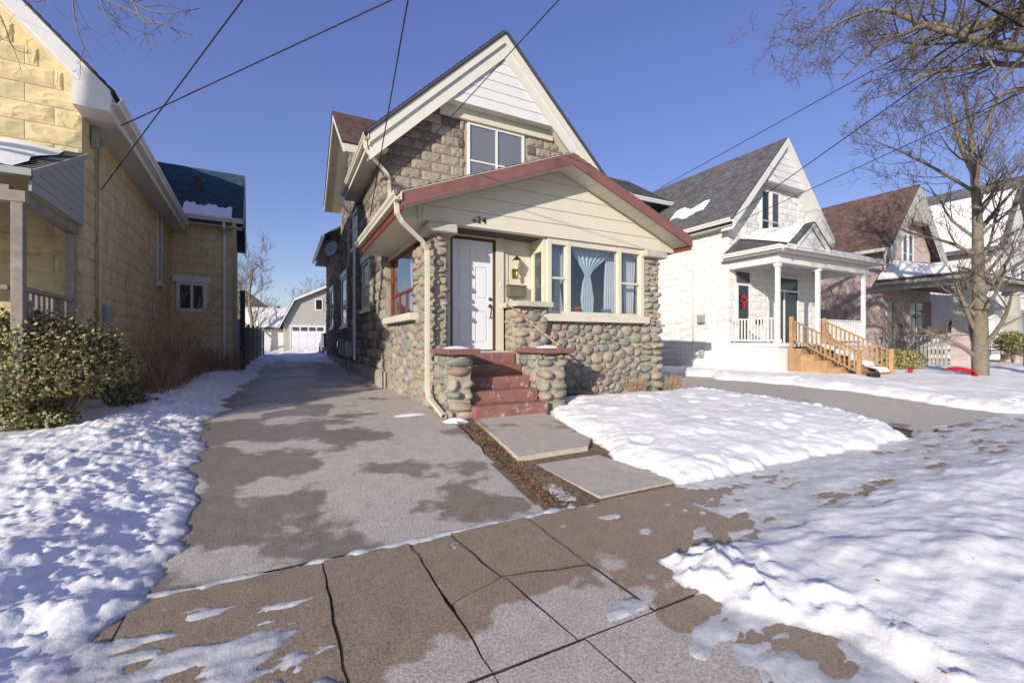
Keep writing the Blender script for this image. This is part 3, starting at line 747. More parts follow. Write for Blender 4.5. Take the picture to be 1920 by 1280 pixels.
blocks(wall, (0, YF, 0), X_, (0, -1, 0), 16, 3.3, .243, .5, 'block_buff', sp_front, .06, 130, seed=3, dark=('block_dark', dk_front), sort=lambda s, z: s)
side_holes = [(12.45, 13.75, 2.2, 3.65), (17.2, 19.0, 1.85, 3.95), (22.0, 23.6, 1.9, 3.9), (14.6, 15.7, 4.35, 5.65), (16.5, 17.4, 4.2, 5.7)]
def sp_side(za, zb):
    b_ = YK if zb < 5.8 else 18.9; a = YF
    if zb > 5.95: a = 13.4+max(0, (zb-5.95)/3.08*2.5); b_ = 18.9-max(0, (zb-6.5)/2.28*3.0)
    if b_-a < .3: return []
    return minus([(a, b_)], side_holes, za, zb)
blocks(wall, (XL, 0, 0), Y_, (-1, 0, 0), 33, .62, .243, .5, 'block_buff', sp_side, .065, 165, seed=5, dark=('block_dark', lambda s, z, r2: r2.random() < (.25 if s < 13 else .75)), sort=lambda s, z: s)  # dark blocks become more frequent towards the rear of the side wall
MB().box(XL-.05, XL-.002, YF-.03, 14.2, -.1, .60).box(XL-.045, XL-.003, 14.202, 25.9, -.1, .60).build('foundation', 'parging', H, bevel=.015)
window(H, (XL-.0, 13.7, 2.22), (0, -1, 0), (-1, 0, 0), 1.2, 1.38, 'cream', 'glass_grey', .09, True, (), [(0, .66)], head=True, proud=.05)
window(H, (XL-.0, 18.95, 1.9), (0, -1, 0), (-1, 0, 0), 1.7, 1.9, 'white_trim', 'glass_dark', .1, True, (), [(0, .95)], head=True, proud=.05)
window(H, (XL-.0, 23.55, 1.95), (0, -1, 0), (-1, 0, 0), 1.5, 1.8, 'white_trim', 'glass_dark', .1, True, (), [(0, .9)], head=True, proud=.05)
window(H, (XL-.0, 15.65, 4.4), (0, -1, 0), (-1, 0, 0), 1.0, 1.2, 'white_trim', 'glass_dark', .08, True, (), [(0, .6)], proud=.05)
uwin = window(H, (upw[0], YF-.0, upw[2]), X_, (0, -1, 0), upw[1]-upw[0], upw[3]-upw[2], 'white_trim', 'blind', .07, False, ((upw[1]-upw[0])/2,), [(0, .62), (1, .62)], depth=.05, proud=.04)
# frieze board and soffit under the projecting gable
MB().box(3.45, 6.75, YF-.10, YF-.005, 6.955, 7.21).build('frieze', 'cream', H)
for i in range(11): MB().box(3.42+i*.305, 3.42+i*.305+.299, 10.17, YF, 7.215, 7.235).build('soffit_panel', 'cream', H)
boards(H, 'gable_board', 'white_siding', (0, 10.17, 0), X_, (0, -1, 0), lambda z: (RX-(RZ-.42-z)/sl_, RX+(RZ-.42-z)/sl_), 7.215, 8.8, .255)
MB().prism([(RX-(RZ-.4-7.22)/sl_, 10.172, 7.22), (RX+(RZ-.4-7.22)/sl_, 10.172, 7.22), (RX, 10.172, RZ-.4)], (0, .05, 0)).build('gable_backing', 'white_trim', H)
# rake boards, two bands each side
for sg, nm in ((-1, 0), (1, 1)):
    ex = RX+sg*(RX-EX)
    p = lambda x, dv: V((x, 0, roofz(x)-dv))
    s = MB(); s.prism([p(RX, .02)+Y_*BY, p(ex, .02)+Y_*BY, p(ex, .25)+Y_*BY, p(RX, .25)+Y_*BY], (0, .05, 0)); s.build('rake_board', 'offwhite', H)
    s = MB(); s.prism([p(RX, .235)+Y_*(BY+.052), p(ex, .235)+Y_*(BY+.052), p(ex, .62)+Y_*(BY+.052), p(RX, .62)+Y_*(BY+.052)], (0, .045, 0)); s.build('rake_board', 'offwhite', H)
    s = MB(); s.prism([p(RX, .50)+Y_*(BY+.1), p(ex, .50)+Y_*(BY+.1), p(ex, .53)+Y_*(BY+.1), p(RX, .53)+Y_*(BY+.1)], (0, YF-BY-.1, 0)); s.build('rake_soffit', 'cream', H)
# roofs
roofplane('roof', (EX-.06, BY-.04, EZ-.06), (EX-.06, 14.4, EZ-.06), (RX, BY-.04, RZ), (RX, 14.4, RZ), 'shingle_grey', H, .06)
roofplane('roof', (8.5, BY-.04, EZ-.06), (8.5, 20, EZ-.06), (RX, BY-.04, RZ), (RX, 20, RZ), 'shingle_grey', H, .06)
CGX = 1.5
roofplane('roof', (CGX-.03, 13.05, 6.86), (5.4, 13.05, 6.86), (CGX-.03, 15.9, 9.03), (5.4, 15.9, 9.03), 'shingle_brown', H, .05)
roofplane('roof', (CGX-.03, 19.35, 6.80), (5.4, 19.35, 6.80), (CGX-.03, 15.9, 9.03), (5.4, 15.9, 9.03), 'shingle_brown', H, .05)
for yy, zz in ((13.05, 6.86), (19.35, 6.80)):
    s = MB(); s.prism([(CGX, 15.9, 9.02), (CGX, yy, zz), (CGX, yy, zz-.24), (CGX, 15.9, 8.78)], (.04, 0, 0)); s.build('rake_board', 'offwhite', H)
    n = 9
    for i in range(n):
        a, b_ = i/n, (i+.97)/n; q = lambda t_: (15.9+(yy-15.9)*t_, 8.80+(zz-.22-8.80)*t_)
        (ya, za), (yb, zb) = q(a), q(b_)
        MB().prism([(CGX+.042, ya, za), (CGX+.042, yb, zb), (CGX+.042, yb, zb+.02), (CGX+.042, ya, za+.02)], (.6, 0, 0)).build('soffit_panel', 'cream', H)
MB().box(CGX+.045, 2.2, 13.02, 13.07, 6.63, 6.85).build('fascia', 'cream', H)
# eave of main roof: soffit, fascia, gutter
for i in range(12): MB().box(EX+.0, XL, BY+.15+i*.36, BY+.15+i*.36+.352, 5.70, 5.72).build('soffit_panel', 'cream', H)
MB().box(EX-.03, EX-.002, BY+.002, 14.4, 5.66, 5.90).build('fascia', 'cream', H)
gutter(H, (EX-.032, BY-.02, 5.79), (EX-.032, 14.5, 5.79), (-1, 0, 0))
downspout(H, [(EX-.09, BY+.12, 5.78), (EX-.08, BY+.13, 5.62), (EX+.0, BY+.16, 5.52), (XL-.02, BY+.30, 5.22), (XL+.06, BY+.34, 5.10), (XL+.07, BY+.35, 3.5)])
downspout(H, [(EX-.09, 14.42, 5.78), (EX-.06, 14.45, 5.5), (XL-.14, 14.6, 5.2), (XL-.14, 14.6, .7)], 'white_trim')
# rear wing roof
roofplane('roof', (1.55, 19.4, 5.65), (1.55, 26.3, 5.65), (4.6, 19.4, 7.7), (4.6, 26.3, 7.7), 'shingle_grey', H, .05, under='soffit_dark')
gutter(H, (1.53, 19.4, 5.55), (1.53, 26.3, 5.55), (-1, 0, 0), 'aluminium')
MB().box(1.56, XL, 19.4, 26.2, 5.42, 5.45).build('soffit', 'soffit_dark', H)
# ---- porch
PX0, PX1, PA, PAZ, PEZ, PY = 1.57, 7.80, 4.69, 4.70, 3.50, 6.55
ps = (PAZ-PEZ)/(PA-PX0)
def prz(x): return PAZ-abs(x-PA)*ps
for sg, e in ((-1, PX0), (1, PX1)):
    o_ = roofplane('porch_roof', (e, PY, PEZ), (e, YF, PEZ), (PA, PY, PAZ), (PA, YF, PAZ), 'shingle_grey', H, .05, under='cream')
    q = lambda x, dv: V((x, PY-.03, prz(x)+.03-dv))
    s = MB(); s.prism([q(PA, 0), q(e, 0), q(e, .215), q(PA, .215)], (0, .03, 0)); s.build('rake_fascia', 'fascia_red', H)
    n = 10
    for i in range(n):
        a, b_ = i/n, (i+.975)/n; xa, xb = PA+(e-PA)*a, PA+(e-PA)*b_
        s = MB(); s.prism([V((xa, PY+.002, prz(xa)-.14)), V((xb, PY+.002, prz(xb)-.14)), V((xb, PY+.002, prz(xb)-.12)), V((xa, PY+.002, prz(xa)-.12))], (0, .5, 0)); s.build('soffit_panel', 'cream', H)
    # snow along the porch roof
    s = MB(); w_ = 26
    for i in range(w_+1):
        t_ = i/w_; x = PA+(e-PA)*(.03+.93*t_)
        for yy, hh in ((PY+.06+.05*math.sin(i*1.7), .055), (PY+.14, .085), (PY+1.2, .11+.02*math.sin(i)), (PY+3.6, .10)): s.v.append((x, yy, prz(x)+hh+(.012*math.sin(i*2.3))))
    for i in range(w_):
        for k in range(3): a = i*4+k; s.f.append((a, a+1, a+5, a+4) if sg > 0 else (a, a+4, a+5, a+1))
    so_ = s.build('snow_cover', 'snow', None, True); tag(so_, 'thin snow on the %s slope of the stone house porch roof' % ('driveway side' if sg < 0 else 'white house side'), 'snow', kind='structure')
    av = so_.data.attributes.new('depth', 'FLOAT', 'POINT'); av.data.foreach_set('value', [.1]*len(so_.data.vertices))
GY = 7.0
boards(H, 'gable_board', 'cream_siding', (0, GY, 0), X_, (0, -1, 0), lambda z: (max(2.0, PX0+(z+.145-PEZ)/ps), min(7.40, PX1-(z+.145-PEZ)/ps)), 3.275, 4.53, .262)
MB().prism([(1.61, GY+.002, 3.275), (7.76, GY+.002, 3.275), (7.76, GY+.002, prz(7.76)-.125), (PA, GY+.002, PAZ-.125), (1.61, GY+.002, prz(1.61)-.125)], (0, .06, 0)).build('gable_backing', 'cream', H)
MB().box(1.945, 1.998, GY-.03, GY-.0, 3.27, 3.50).build('corner_trim', 'cream', H)
# side eave of porch: soffit, fascia, gutter
MB().box(PX0+.03, 2.25, GY+.062, YF-.02, 3.285, 3.305).build('soffit', 'cream', H)
MB().box(PX0, PX0+.028, PY, YF-.1, 3.27, 3.47).build('fascia', 'trim_red', H)
MB().box(2.20, 2.28, 7.06, YF-.03, 3.19, 3.284).build('beam', 'cream', H)
gutter(H, (PX0-.004, PY-.06, 3.40), (PX0-.004, YF-.2, 3.40), (-1, 0, 0), w_=.13, h_=.12)
downspout(H, [(PX0-.05, PY+.10, 3.40), (PX0-.04, PY+.11, 3.24), (PX0+.05, PY+.16, 3.13), (1.98, 6.86, 2.90), (2.07, 6.92, 2.78), (2.08, 6.93, 2.6), (2.08, 6.93, .52), (2.085, 6.88, .40), (2.10, 6.15, .20)])
MB().box(PX1-.028, PX1, PY, YF-.1, 3.27, 3.47).build('fascia', 'trim_red', H)
# walls of the porch room (behind the stones)
pw = MB()
pw.box(2.26, 2.44, 7.06, 8.36, .0, 3.10)                       # left pier core
pw.box(2.26, 2.40, 8.36, YF-.01, .0, 1.70)                     # left low wall
pw.box(4.30, 6.93, 7.10, 7.25, .0, 1.68)                       # under the window
pw.box(3.80, 4.38, 6.97, 7.53, .0, 1.92)                       # low wall under the mailbox
pw.box(6.96, 7.30, 7.02, 7.48, .0, 3.10)                       # right pier core
pw.box(7.22, 7.36, 7.48, YF-.01, .0, 3.3)
pw.box(2.24, 2.51, 6.14, 7.055, .0, 1.10).box(3.81, 4.21, 6.14, 6.965, .0, 1.10)
pwall = pw.build('porch_wall', 'mortar', H)
r2 = random.Random(12)
stack(pwall, 2.19, 2.50, 7.0, 7.36, 1.15, 3.10, r2, .085, .15)
stack(pwall, 2.17, 2.50, 6.98, 7.36, .12, 1.15, r2, .12, .2)
stones(pwall, (2.26, 0, 0), (0, -1, 0), (-1, 0, 0), [(-8.36, .12), (-7.36, .12), (-7.36, 3.09), (-8.36, 3.09)], .19, 1.35, .06, 21)
stones(pwall, (2.26, 0, 0), (0, -1, 0), (-1, 0, 0), [(-10.42, .12), (-8.36, .12), (-8.36, 1.69), (-10.42, 1.69)], .22, 1.2, .055, 22)
stones(pwall, (0, 7.10, 0), X_, (0, -1, 0), [(4.33, .12), (6.86, .12), (6.86, 1.67), (4.33, 1.67)], .185, 1.25, .06, 23)
stack(pwall, 6.90, 7.36, 6.95, 7.26, 1.70, 3.10, r2, .08, .14)
stack(pwall, 6.84, 7.44, 6.92, 7.30, .12, 1.70, r2, .12, .2)
stones(pwall, (0, 6.97, 0), X_, (0, -1, 0), [(4.02, .12), (4.40, .12), (4.40, 1.91), (4.02, 1.91)], .19, 1.3, .06, 24)
stack(pwall, 3.74, 4.04, 6.91, 7.22, 1.1, 1.92, r2, .11, .18)
stones(pwall, (3.80, 0, 0), (0, -1, 0), (-1, 0, 0), [(-7.50, 1.0), (-7.22, 1.0), (-7.22, 1.91), (-7.50, 1.91)], .17, 1.2, .05, 25)
stack(pwall, 2.16, 2.57, 6.06, 6.36, .12, 1.10, r2, .12, .2); stones(pwall, (2.24, 0, 0), (0, -1, 0), (-1, 0, 0), [(-7.0, .12), (-6.34, .12), (-6.34, 1.09), (-7.0, 1.09)], .2, 1.2, .06, 26)
stones(pwall, (2.51, 0, 0), Y_, (1, 0, 0), [(6.36, .3), (7.0, .3), (7.0, 1.09), (6.36, 1.09)], .2, 1.2, .05, 27)
stack(pwall, 3.74, 4.30, 6.06, 6.38, .12, 1.10, r2, .12, .2)
stones(pwall, (3.81, 0, 0), (0, -1, 0), (-1, 0, 0), [(-6.95, .3), (-6.36, .3), (-6.36, 1.09), (-6.95, 1.09)], .2, 1.2, .06, 28)
stones(pwall, (4.21, 0, 0), Y_, (1, 0, 0), [(6.36, .1), (7.0, .1), (7.0, 1.09), (6.36, 1.09)], .2, 1.2, .05, 29)
# caps and sills
MB().box(2.11, 2.62, 6.0, 7.0, 1.105, 1.19).build('pillar_cap', 'fascia_red', H, bevel=.012)
MB().box(3.70, 4.34, 6.0, 6.94, 1.105, 1.19).build('pillar_cap', 'fascia_red', H, bevel=.012)
MB().box(3.69, 4.46, 6.82, 7.54, 1.93, 2.03).build('wall_cap', 'concrete_cap', H, bevel=.015)
MB().box(2.10, 2.60, 6.90, 7.5, 3.105, 3.258).build('pier_cap', 'concrete_cap', H, bevel=.025)
MB().box(6.82, 7.45, 6.88, 7.5, 3.105, 3.258).build('pier_cap', 'concrete_cap', H, bevel=.025)
MB().box(2.06, 2.36, 8.0, 10.42, 1.70, 1.835).build('window_sill', 'cream', H, bevel=.008)
MB().box(4.33, 6.98, 6.93, 7.2, 1.685, 1.825).build('window_sill', 'cream', H, bevel=.008)
mound((2.36, 6.35, 1.19), .22, .3, .045, 'small cap of snow on the pillar beside the downspout', 1)
mound((4.05, 6.4, 1.19), .22, .3, .05, 'small cap of snow on the pillar by the rusty handrail', 2)
mound((1.75, 6.75, gz(6.7)+.0), .28, .11, .03, 'thin snow scrap on the asphalt beside the downspout', 3)
mound((2.2, 5.95, gz(5.9)-.01), .2, .13, .07, 'snow lump under the downspout mouth', 4)
# steps
stp = MB(); 
st = [(5.96, .12, .335), (6.24, .1, .525), (6.52, .1, .715), (6.80, .1, .905), (7.06, .1, 1.092)]
root_s = None
for i, (y, za, zb) in enumerate(st):
    o_ = MB().box(2.545 if i else 2.50, 3.775 if i else 3.80, y, 7.62, za, zb).build('step', 'step_paint', H, bevel=.03)
MB().box(2.5, 3.77, 7.40, 7.7, .9, 1.125).build('landing', 'concrete_cap', H)
# door wall, trims and recess
DY = 7.55
tr_ = MB(); tr_.box(2.44, 2.675, DY-.06, DY+.06, 1.126, 3.272).box(3.585, 3.745, DY-.065, DY+.06, 1.126, 3.272).box(2.676, 3.584, DY-.05, DY+.06, 3.225, 3.272); tr_.build('door_trim', 'cream', H)
MB().box(2.677, 2.722, DY-.045, DY+.07, 1.126, 3.223).box(3.538, 3.583, DY-.045, DY+.07, 1.126, 3.223).box(2.722, 3.538, DY-.045, DY+.07, 3.178, 3.223).build('door_frame', 'brown_trim', H)
for i in range(8): MB().box(2.48+i*.24, 2.48+i*.24+.234, GY+.065, DY+.06, 3.274, 3.29).build('soffit_panel', 'cream', H)
dr = MB(); dx0, dx1, dz0, dz1 = 2.725, 3.535, 1.145, 3.175; W, HH = dx1-dx0, dz1-dz0
dr.box(dx0, dx1, DY-.005, DY+.035, dz0, dz1)
rows = [(.06, .355), (.465, .76), (.83, .925)]; cols = [(.13, .44), (.56, .87)]
zs = [0]+[x for r_ in rows for x in r_]+[1]
for a, b_ in ((0, cols[0][0]), (cols[0][1], cols[1][0]), (cols[1][1], 1)): dr.box(dx0+W*a, dx0+W*b_, DY-.019, DY-.0051, dz0, dz1)
for i in range(0, len(zs), 2):
    for c_ in cols: dr.box(dx0+W*c_[0], dx0+W*c_[1], DY-.0188, DY-.0052, dz0+HH*zs[i], dz0+HH*zs[i+1])
door = dr.build('door', 'white_door', H, bevel=.003)
for r_ in rows:
    for c_ in cols: sub(MB().box(dx0+W*c_[0]+.03, dx0+W*c_[1]-.03, DY-.017, DY-.006, dz0+HH*r_[0]+.03, dz0+HH*r_[1]-.03).build('panel', 'white_door', None, bevel=.008), door)
hx = dx1-.065
sub(MB().tube([(hx, DY-.02, 2.10), (hx, DY-.05, 2.10)], .03, 14).build('deadbolt', 'bronze', None, True), door)
hb = MB(); hb.tube([(hx, DY-.02, 1.97), (hx, DY-.04, 1.97)], .032, 14).tube([(hx, DY-.04, 1.96), (hx, DY-.085, 1.93), (hx, DY-.09, 1.86), (hx, DY-.07, 1.77), (hx, DY-.02, 1.74)], [.012, .014, .014, .012, .012], 8)
sub(hb.build('handle', 'bronze', None, True), door)
sub(MB().tube([(dx0+W*.5, DY-.02, 2.62), (dx0+W*.5, DY-.024, 2.62)], .008, 8).build('peephole', 'bronze', None), door)
MB().box(3.66, 3.69, DY-.075, DY-.066, 2.33, 2.40).build('doorbell', 'white_trim', H)
MB().box(3.747, 4.37, DY, DY+.06, 2.03, 3.272).build('recess_panel', 'cream_siding', H)
MB().box(3.748, 3.86, DY-.02, DY-.001, 2.03, 3.27).build('recess_trim', 'cream', H)
# bay window
MB().box(4.375, 4.45, 7.06, 7.14, 1.83, 3.27).box(4.375, 4.45, 7.42, 7.56, 1.83, 3.27).box(4.377, 4.448, 7.14, 7.42, 3.02, 3.27).box(4.377, 4.448, 7.14, 7.42, 1.83, 2.05).build('bay_side', 'cream', H)
MB().box(4.40, 4.41, 7.14, 7.42, 2.05, 3.02).build('bay_side_pane', 'glass_grey', H)
bw = MB(); Z0, Z1 = 1.827, 3.272
for a, b_ in ((4.45, 4.53), (4.89, 4.975), (6.17, 6.26), (6.80, 6.90)): bw.box(a, b_, 7.02, 7.14, Z0, Z1)
for a, b_ in ((4.53, 4.89), (4.975, 6.17), (6.26, 6.80)): bw.box(a, b_, 7.025, 7.14, Z0, Z0+.055).box(a, b_, 7.025, 7.14, Z1-.11, Z1-.001)
bay = bw.build('front_window', 'cream', H)
for a, b_ in ((4.53, 4.89), (6.26, 6.80)):
    sub(MB().box(a, b_, 7.04, 7.10, 2.50, 2.54).build('meeting_rail', 'cream', None), bay)
    sub(MB().box(a, a+.03, 7.045, 7.10, Z0+.055, Z1-.11).box(b_-.03, b_, 7.045, 7.10, Z0+.055, Z1-.11).build('sash', 'cream', None), bay)
for a, b_ in ((4.53, 4.89), (4.975, 6.17), (6.26, 6.80)): sub(MB().box(a, b_, 7.085, 7.091, Z0+.05, Z1-.1).build('pane', 'glass', None), bay)
# side window of the porch room
sw_ = MB()
for a, b_ in ((8.36, 8.42), (10.30, 10.38)): sw_.box(2.24, 2.32, a, b_, 1.836, 3.19)
sw_.box(2.245, 2.315, 8.42, 10.30, 2.31, 2.36).box(2.245, 2.315, 8.42, 10.30, 3.13, 3.188).box(2.245, 2.315, 8.42, 10.3, 1.837, 1.88).box(2.25, 2.31, 8.98, 9.03, 1.88, 2.31).box(2.25, 2.31, 9.6, 9.65, 1.88, 2.31)
swin = sw_.build('side_window', 'trim_red', H); sub(MB().box(2.275, 2.281, 8.42, 10.3, 1.86, 3.15).build('pane', 'glass', None), swin)
# the room behind the glass
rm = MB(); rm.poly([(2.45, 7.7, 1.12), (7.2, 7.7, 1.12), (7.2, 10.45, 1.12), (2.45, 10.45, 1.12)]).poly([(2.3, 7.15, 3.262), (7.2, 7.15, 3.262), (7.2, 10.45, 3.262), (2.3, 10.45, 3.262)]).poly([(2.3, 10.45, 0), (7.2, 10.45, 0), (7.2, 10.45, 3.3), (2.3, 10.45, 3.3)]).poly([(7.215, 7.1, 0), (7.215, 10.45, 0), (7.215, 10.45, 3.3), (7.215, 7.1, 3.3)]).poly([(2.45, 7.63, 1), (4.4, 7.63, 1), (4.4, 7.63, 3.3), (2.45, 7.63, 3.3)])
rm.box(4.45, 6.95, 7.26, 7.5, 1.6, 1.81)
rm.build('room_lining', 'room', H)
# house numbers
def text(parent, body, size, o, ux, uz, m, name, ext=.006):
    cu = bpy.data.curves.new('t', 'FONT'); cu.body = body; cu.size = size; cu.extrude = ext
    ob_ = bpy.data.objects.new('t', cu); COL.objects.link(ob_); bpy.context.view_layer.update()
    me = bpy.data.meshes.new_from_object(ob_.evaluated_get(bpy.context.evaluated_depsgraph_get())); bpy.data.objects.remove(ob_)
    M_ = Matrix((V(ux), V(uz), V(ux).cross(V(uz)))).transposed().to_4x4(); M_.translation = V(o); me.transform(M_)
    me.materials.append(MAT[m]); return link(name, me, None, parent)
n0 = atY(886, 416.5, 6.97)
text(H, 'o', .13, n0, X_, Z_, 'number_black', 'house_number'); text(H, '2', .155, n0+X_*.085, X_, Z_, 'number_black', 'house_number'); text(H, '4', .155, n0+X_*.18, X_, Z_, 'number_black', 'house_number')
# ---- fittings
L = thing('wall_lantern', 'brass wall lantern with frosted glass beside the white front door', 'lantern', (3.99, 7.5, 2.7))
lx, ly = 3.99, 7.44
MB().lathe((lx, DY-.002, 0), [(0, 0)], 3)
MB().ob((lx, DY-.02, 2.62), X_, Y_, Z_, (-.045, .045), (-.012, .018), (-.09, .09)).build('back_plate', 'brass', L, bevel=.01)
MB().tube([(lx, DY-.03, 2.60), (lx, ly-.02, 2.57), (lx, ly-.03, 2.64), (lx, ly-.03, 2.69)], .011, 8).build('arm', 'brass', L, True)
MB().lathe((lx, ly-.03, 2.69), [(.03, 0), (.05, .01), (.085, .15), (.09, .16), (.06, .2), (.02, .235), (.008, .26), (0, .265)], 8).build('lantern_frame', 'frosted', L)
MB().lathe((lx, ly-.03, 2.69), [(.092, .158), (.094, .168), (.06, .205), (.022, .24), (.01, .268), (0, .27)], 8).lathe((lx, ly-.03, 2.50), [(0, 0), (.02, .02), (.03, .08), (.02, .14), (.052, .19), (.052, .2)], 10).build('cap', 'brass', L)
mb = thing('mailbox', 'small dark bronze mailbox on the wall right of the front door', 'mailbox', (4.0, 7.5, 2.05))
a = atY(952, 556, 7.47); b_ = atY(985, 538, 7.47)
MB().box(a.x, b_.x, 7.42, DY, a.z, b_.z).build('box', 'mailbox', mb, bevel=.01)
MB().box(a.x-.012, b_.x+.012, 7.405, DY, b_.z+.001, b_.z+.02).build('lid', 'mailbox', mb, bevel=.006)
hr = thing('handrail', 'rusty iron pipe handrail sloping down to the right step pillar', 'handrail', (4.0, 6.1, 1.19))
top = V((3.70, 7.18, 1.98)); bot = V((4.02, 6.03, 1.24))
MB().tube([top, bot], .02, 10).build('rail', 'rust', hr, True)
MB().tube([top+V((0, .03, 0)), top+V((-.01, -.04, -.0))], .04, 12).build('top_flange', 'rust', hr, True)
MB().tube([bot+V((.05, -.03, .0)), bot+V((-.06, -.03, .01))], .02, 8).tube([bot+V((.02, -.02, -.0)), bot+V((.02, -.045, -.1)), bot+V((.0, -.045, -.13)), bot+V((-.02, -.045, -.09)), bot+V((-.0, -.03, -.02))], .009, 6).tube([bot, bot+V((0, .02, -.06))], .016, 8).build('foot_ring', 'rust', hr, True)
# things behind the glass
def drape(name, rows_, y, m, label, amp=.03, folds=9, group=None):
    """rows_: (z, x0, x1) top to bottom"""
    s = MB(); n = 48; dense = []
    for i in range(len(rows_)-1):
        for k in range(6): t_ = k/6; dense.append(tuple(rows_[i][j]*(1-t_)+rows_[i+1][j]*t_ for j in range(3)))
    dense.append(rows_[-1])
    for z, x0, x1 in dense:
        for k in range(n+1):
            t_ = k/n; s.v.append((x0+(x1-x0)*t_, y+amp*math.sin(t_*folds*6.283+.8*math.sin(z*3))*min(1, (x1-x0)/.4+.25), z))
    for i in range(len(dense)-1):
        for k in range(n): a = i*(n+1)+k; s.f.append((a, a+1, a+n+2, a+n+1))
    o_ = s.build(name, m, None, True); return tag(o_, label, 'curtain', group)
def wx(u, y=7.28): return atY(u, 600, y).x
def wz(u, v, y=7.28): return atY(u, v, y).z
drape('curtain', [(wz(1105, 468), wx(1070), wx(1142)), (wz(1105, 480), wx(1076), wx(1138)), (wz(1100, 505), wx(1092), wx(1112)), (wz(1100, 516), wx(1097), wx(1106)), (wz(1100, 530), wx(1093), wx(1108)), (wz(1100, 560), wx(1089), wx(1112)), (wz(1100, 591), wx(1091), wx(1110))], 7.28, 'curtain_blue', 'light blue curtain tied in a knot in the middle of the picture window', .035, 7)
drape('curtain', [(wz(1145, 470), wx(1138), wx(1155)), (wz(1145, 592), wx(1133), wx(1156))], 7.32, 'curtain_white', 'pale curtain hanging beside the knotted blue one', .02, 5)
drape('curtain', [(wz(1045, 462), wx(1034), wx(1060)), (wz(1045, 520), wx(1038), wx(1058)), (wz(1045, 535), wx(1040), wx(1050)), (wz(1045, 592), wx(1036), wx(1056))], 7.28, 'curtain_white', 'sheer white curtain behind the narrow sash nearest the mailbox', .02, 5)
drape('curtain', [(wz(1180, 474), wx(1168), wx(1192)), (wz(1180, 592), wx(1170), wx(1186))], 7.28, 'curtain_white', 'sheer white curtain behind the narrow sash nearest the corner pier', .02, 5)
drape('curtain', [(3.1, 8.6, 9.3), (2.4, 8.6, 9.2), (1.9, 8.6, 9.25)], 0, 'curtain_white', 'white curtain inside the side window over the driveway', .02, 6)
sc_ = bpy.data.objects[-1] if False else [o_ for o_ in COL.objects if o_.name.startswith('curtain')][-1]
for v_ in sc_.data.vertices: v_.co = (2.42+v_.co.y, v_.co.x, v_.co.z)
pr = V((wx(1080, 7.22), 7.22, 1.83)); pb = V((wx(1136, 7.22), 7.22, 1.83))
MB().lathe(pr, [(0, .0), (.055, 0), (.08, .14), (.088, .14), (.088, .16), (.07, .16), (.06, .1), (0, .1)], 18).build('flower_pot', 'pot_red', None, True)
tag(bpy.data.objects['flower_pot'], 'red flower pot on the window ledge behind the glass', 'pot')
MB().lathe(pb, [(0, .0), (.085, 0), (.105, .13), (.115, .13), (.115, .145), (.095, .145), (.085, .05), (0, .05)], 18).build('pail', 'pail_blue', None, True)
tag(bpy.data.objects['pail'], 'blue plastic pail on the window ledge behind the glass', 'pail')
sd = thing('satellite_dish', 'grey satellite dish on an arm on the house side wall', 'dish', (XL, 20.5, 5.0))
c_ = atX(623, 468, 1.75); s = MB(); dn = V((-.75, -.6, .25)).normalized(); e1 = dn.orthogonal().normalized(); e2 = dn.cross(e1); k0 = 20
for r_ in range(5):
    q = r_/4*.33
    for k in range(k0): a = 2*math.pi*k/k0; s.v.append(tuple(c_+e1*q*math.cos(a)+e2*q*math.sin(a)+dn*(.07*(r_/4)**2)))
for r_ in range(4):
    for k in range(k0): j = (k+1) % k0; s.f.append((r_*k0+k, r_*k0+j, r_*k0+k0+j, r_*k0+k0+k))
dd = s.build('reflector', 'dish', sd, True); md = dd.modifiers.new('s', 'SOLIDIFY'); md.thickness = .015
MB().tube([c_-dn*.02, c_+V((.2, .1, -.25)), V((XL, c_.y+.15, c_.z-.45))], .025, 8).tube([c_+e2*-.3+dn*.06, c_+dn*.4-Z_*.12], .015, 6).build('arm', 'meter', sd, True)
gm = thing('gas_meter', 'grey gas meter and pipes low on the house side wall', 'meter', (2.0, 17, .2))
q = atX(655, 655, 1.98)
MB().box(1.86, 2.06, q.y-.2, q.y+.25, q.z-.25, q.z+.25).build('meter_body', 'meter', gm, bevel=.03)
MB().tube([(1.95, q.y+.5, .25), (1.95, q.y+.5, q.z+.1), (1.95, q.y+.25, q.z+.3), (1.96, q.y, q.z+.32)], .03, 8).tube([(1.95, q.y-.1, q.z-.2), (1.95, q.y-.1, .2)], .03, 8).build('pipe', 'meter', gm, True)
em = thing('meter_box', 'grey electric meter box beside the gas meter on the side wall', 'meter', (2.0, 19, .8)); q = atX(640, 650, 1.98)
MB().box(1.9, 2.06, q.y-.2, q.y+.2, q.z-.3, q.z+.3).build('box', 'meter', em, bevel=.02); MB().tube([(1.84, q.y, q.z+.1), (1.905, q.y, q.z+.1)], .12, 14).build('dial', 'glass_grey', em, True)
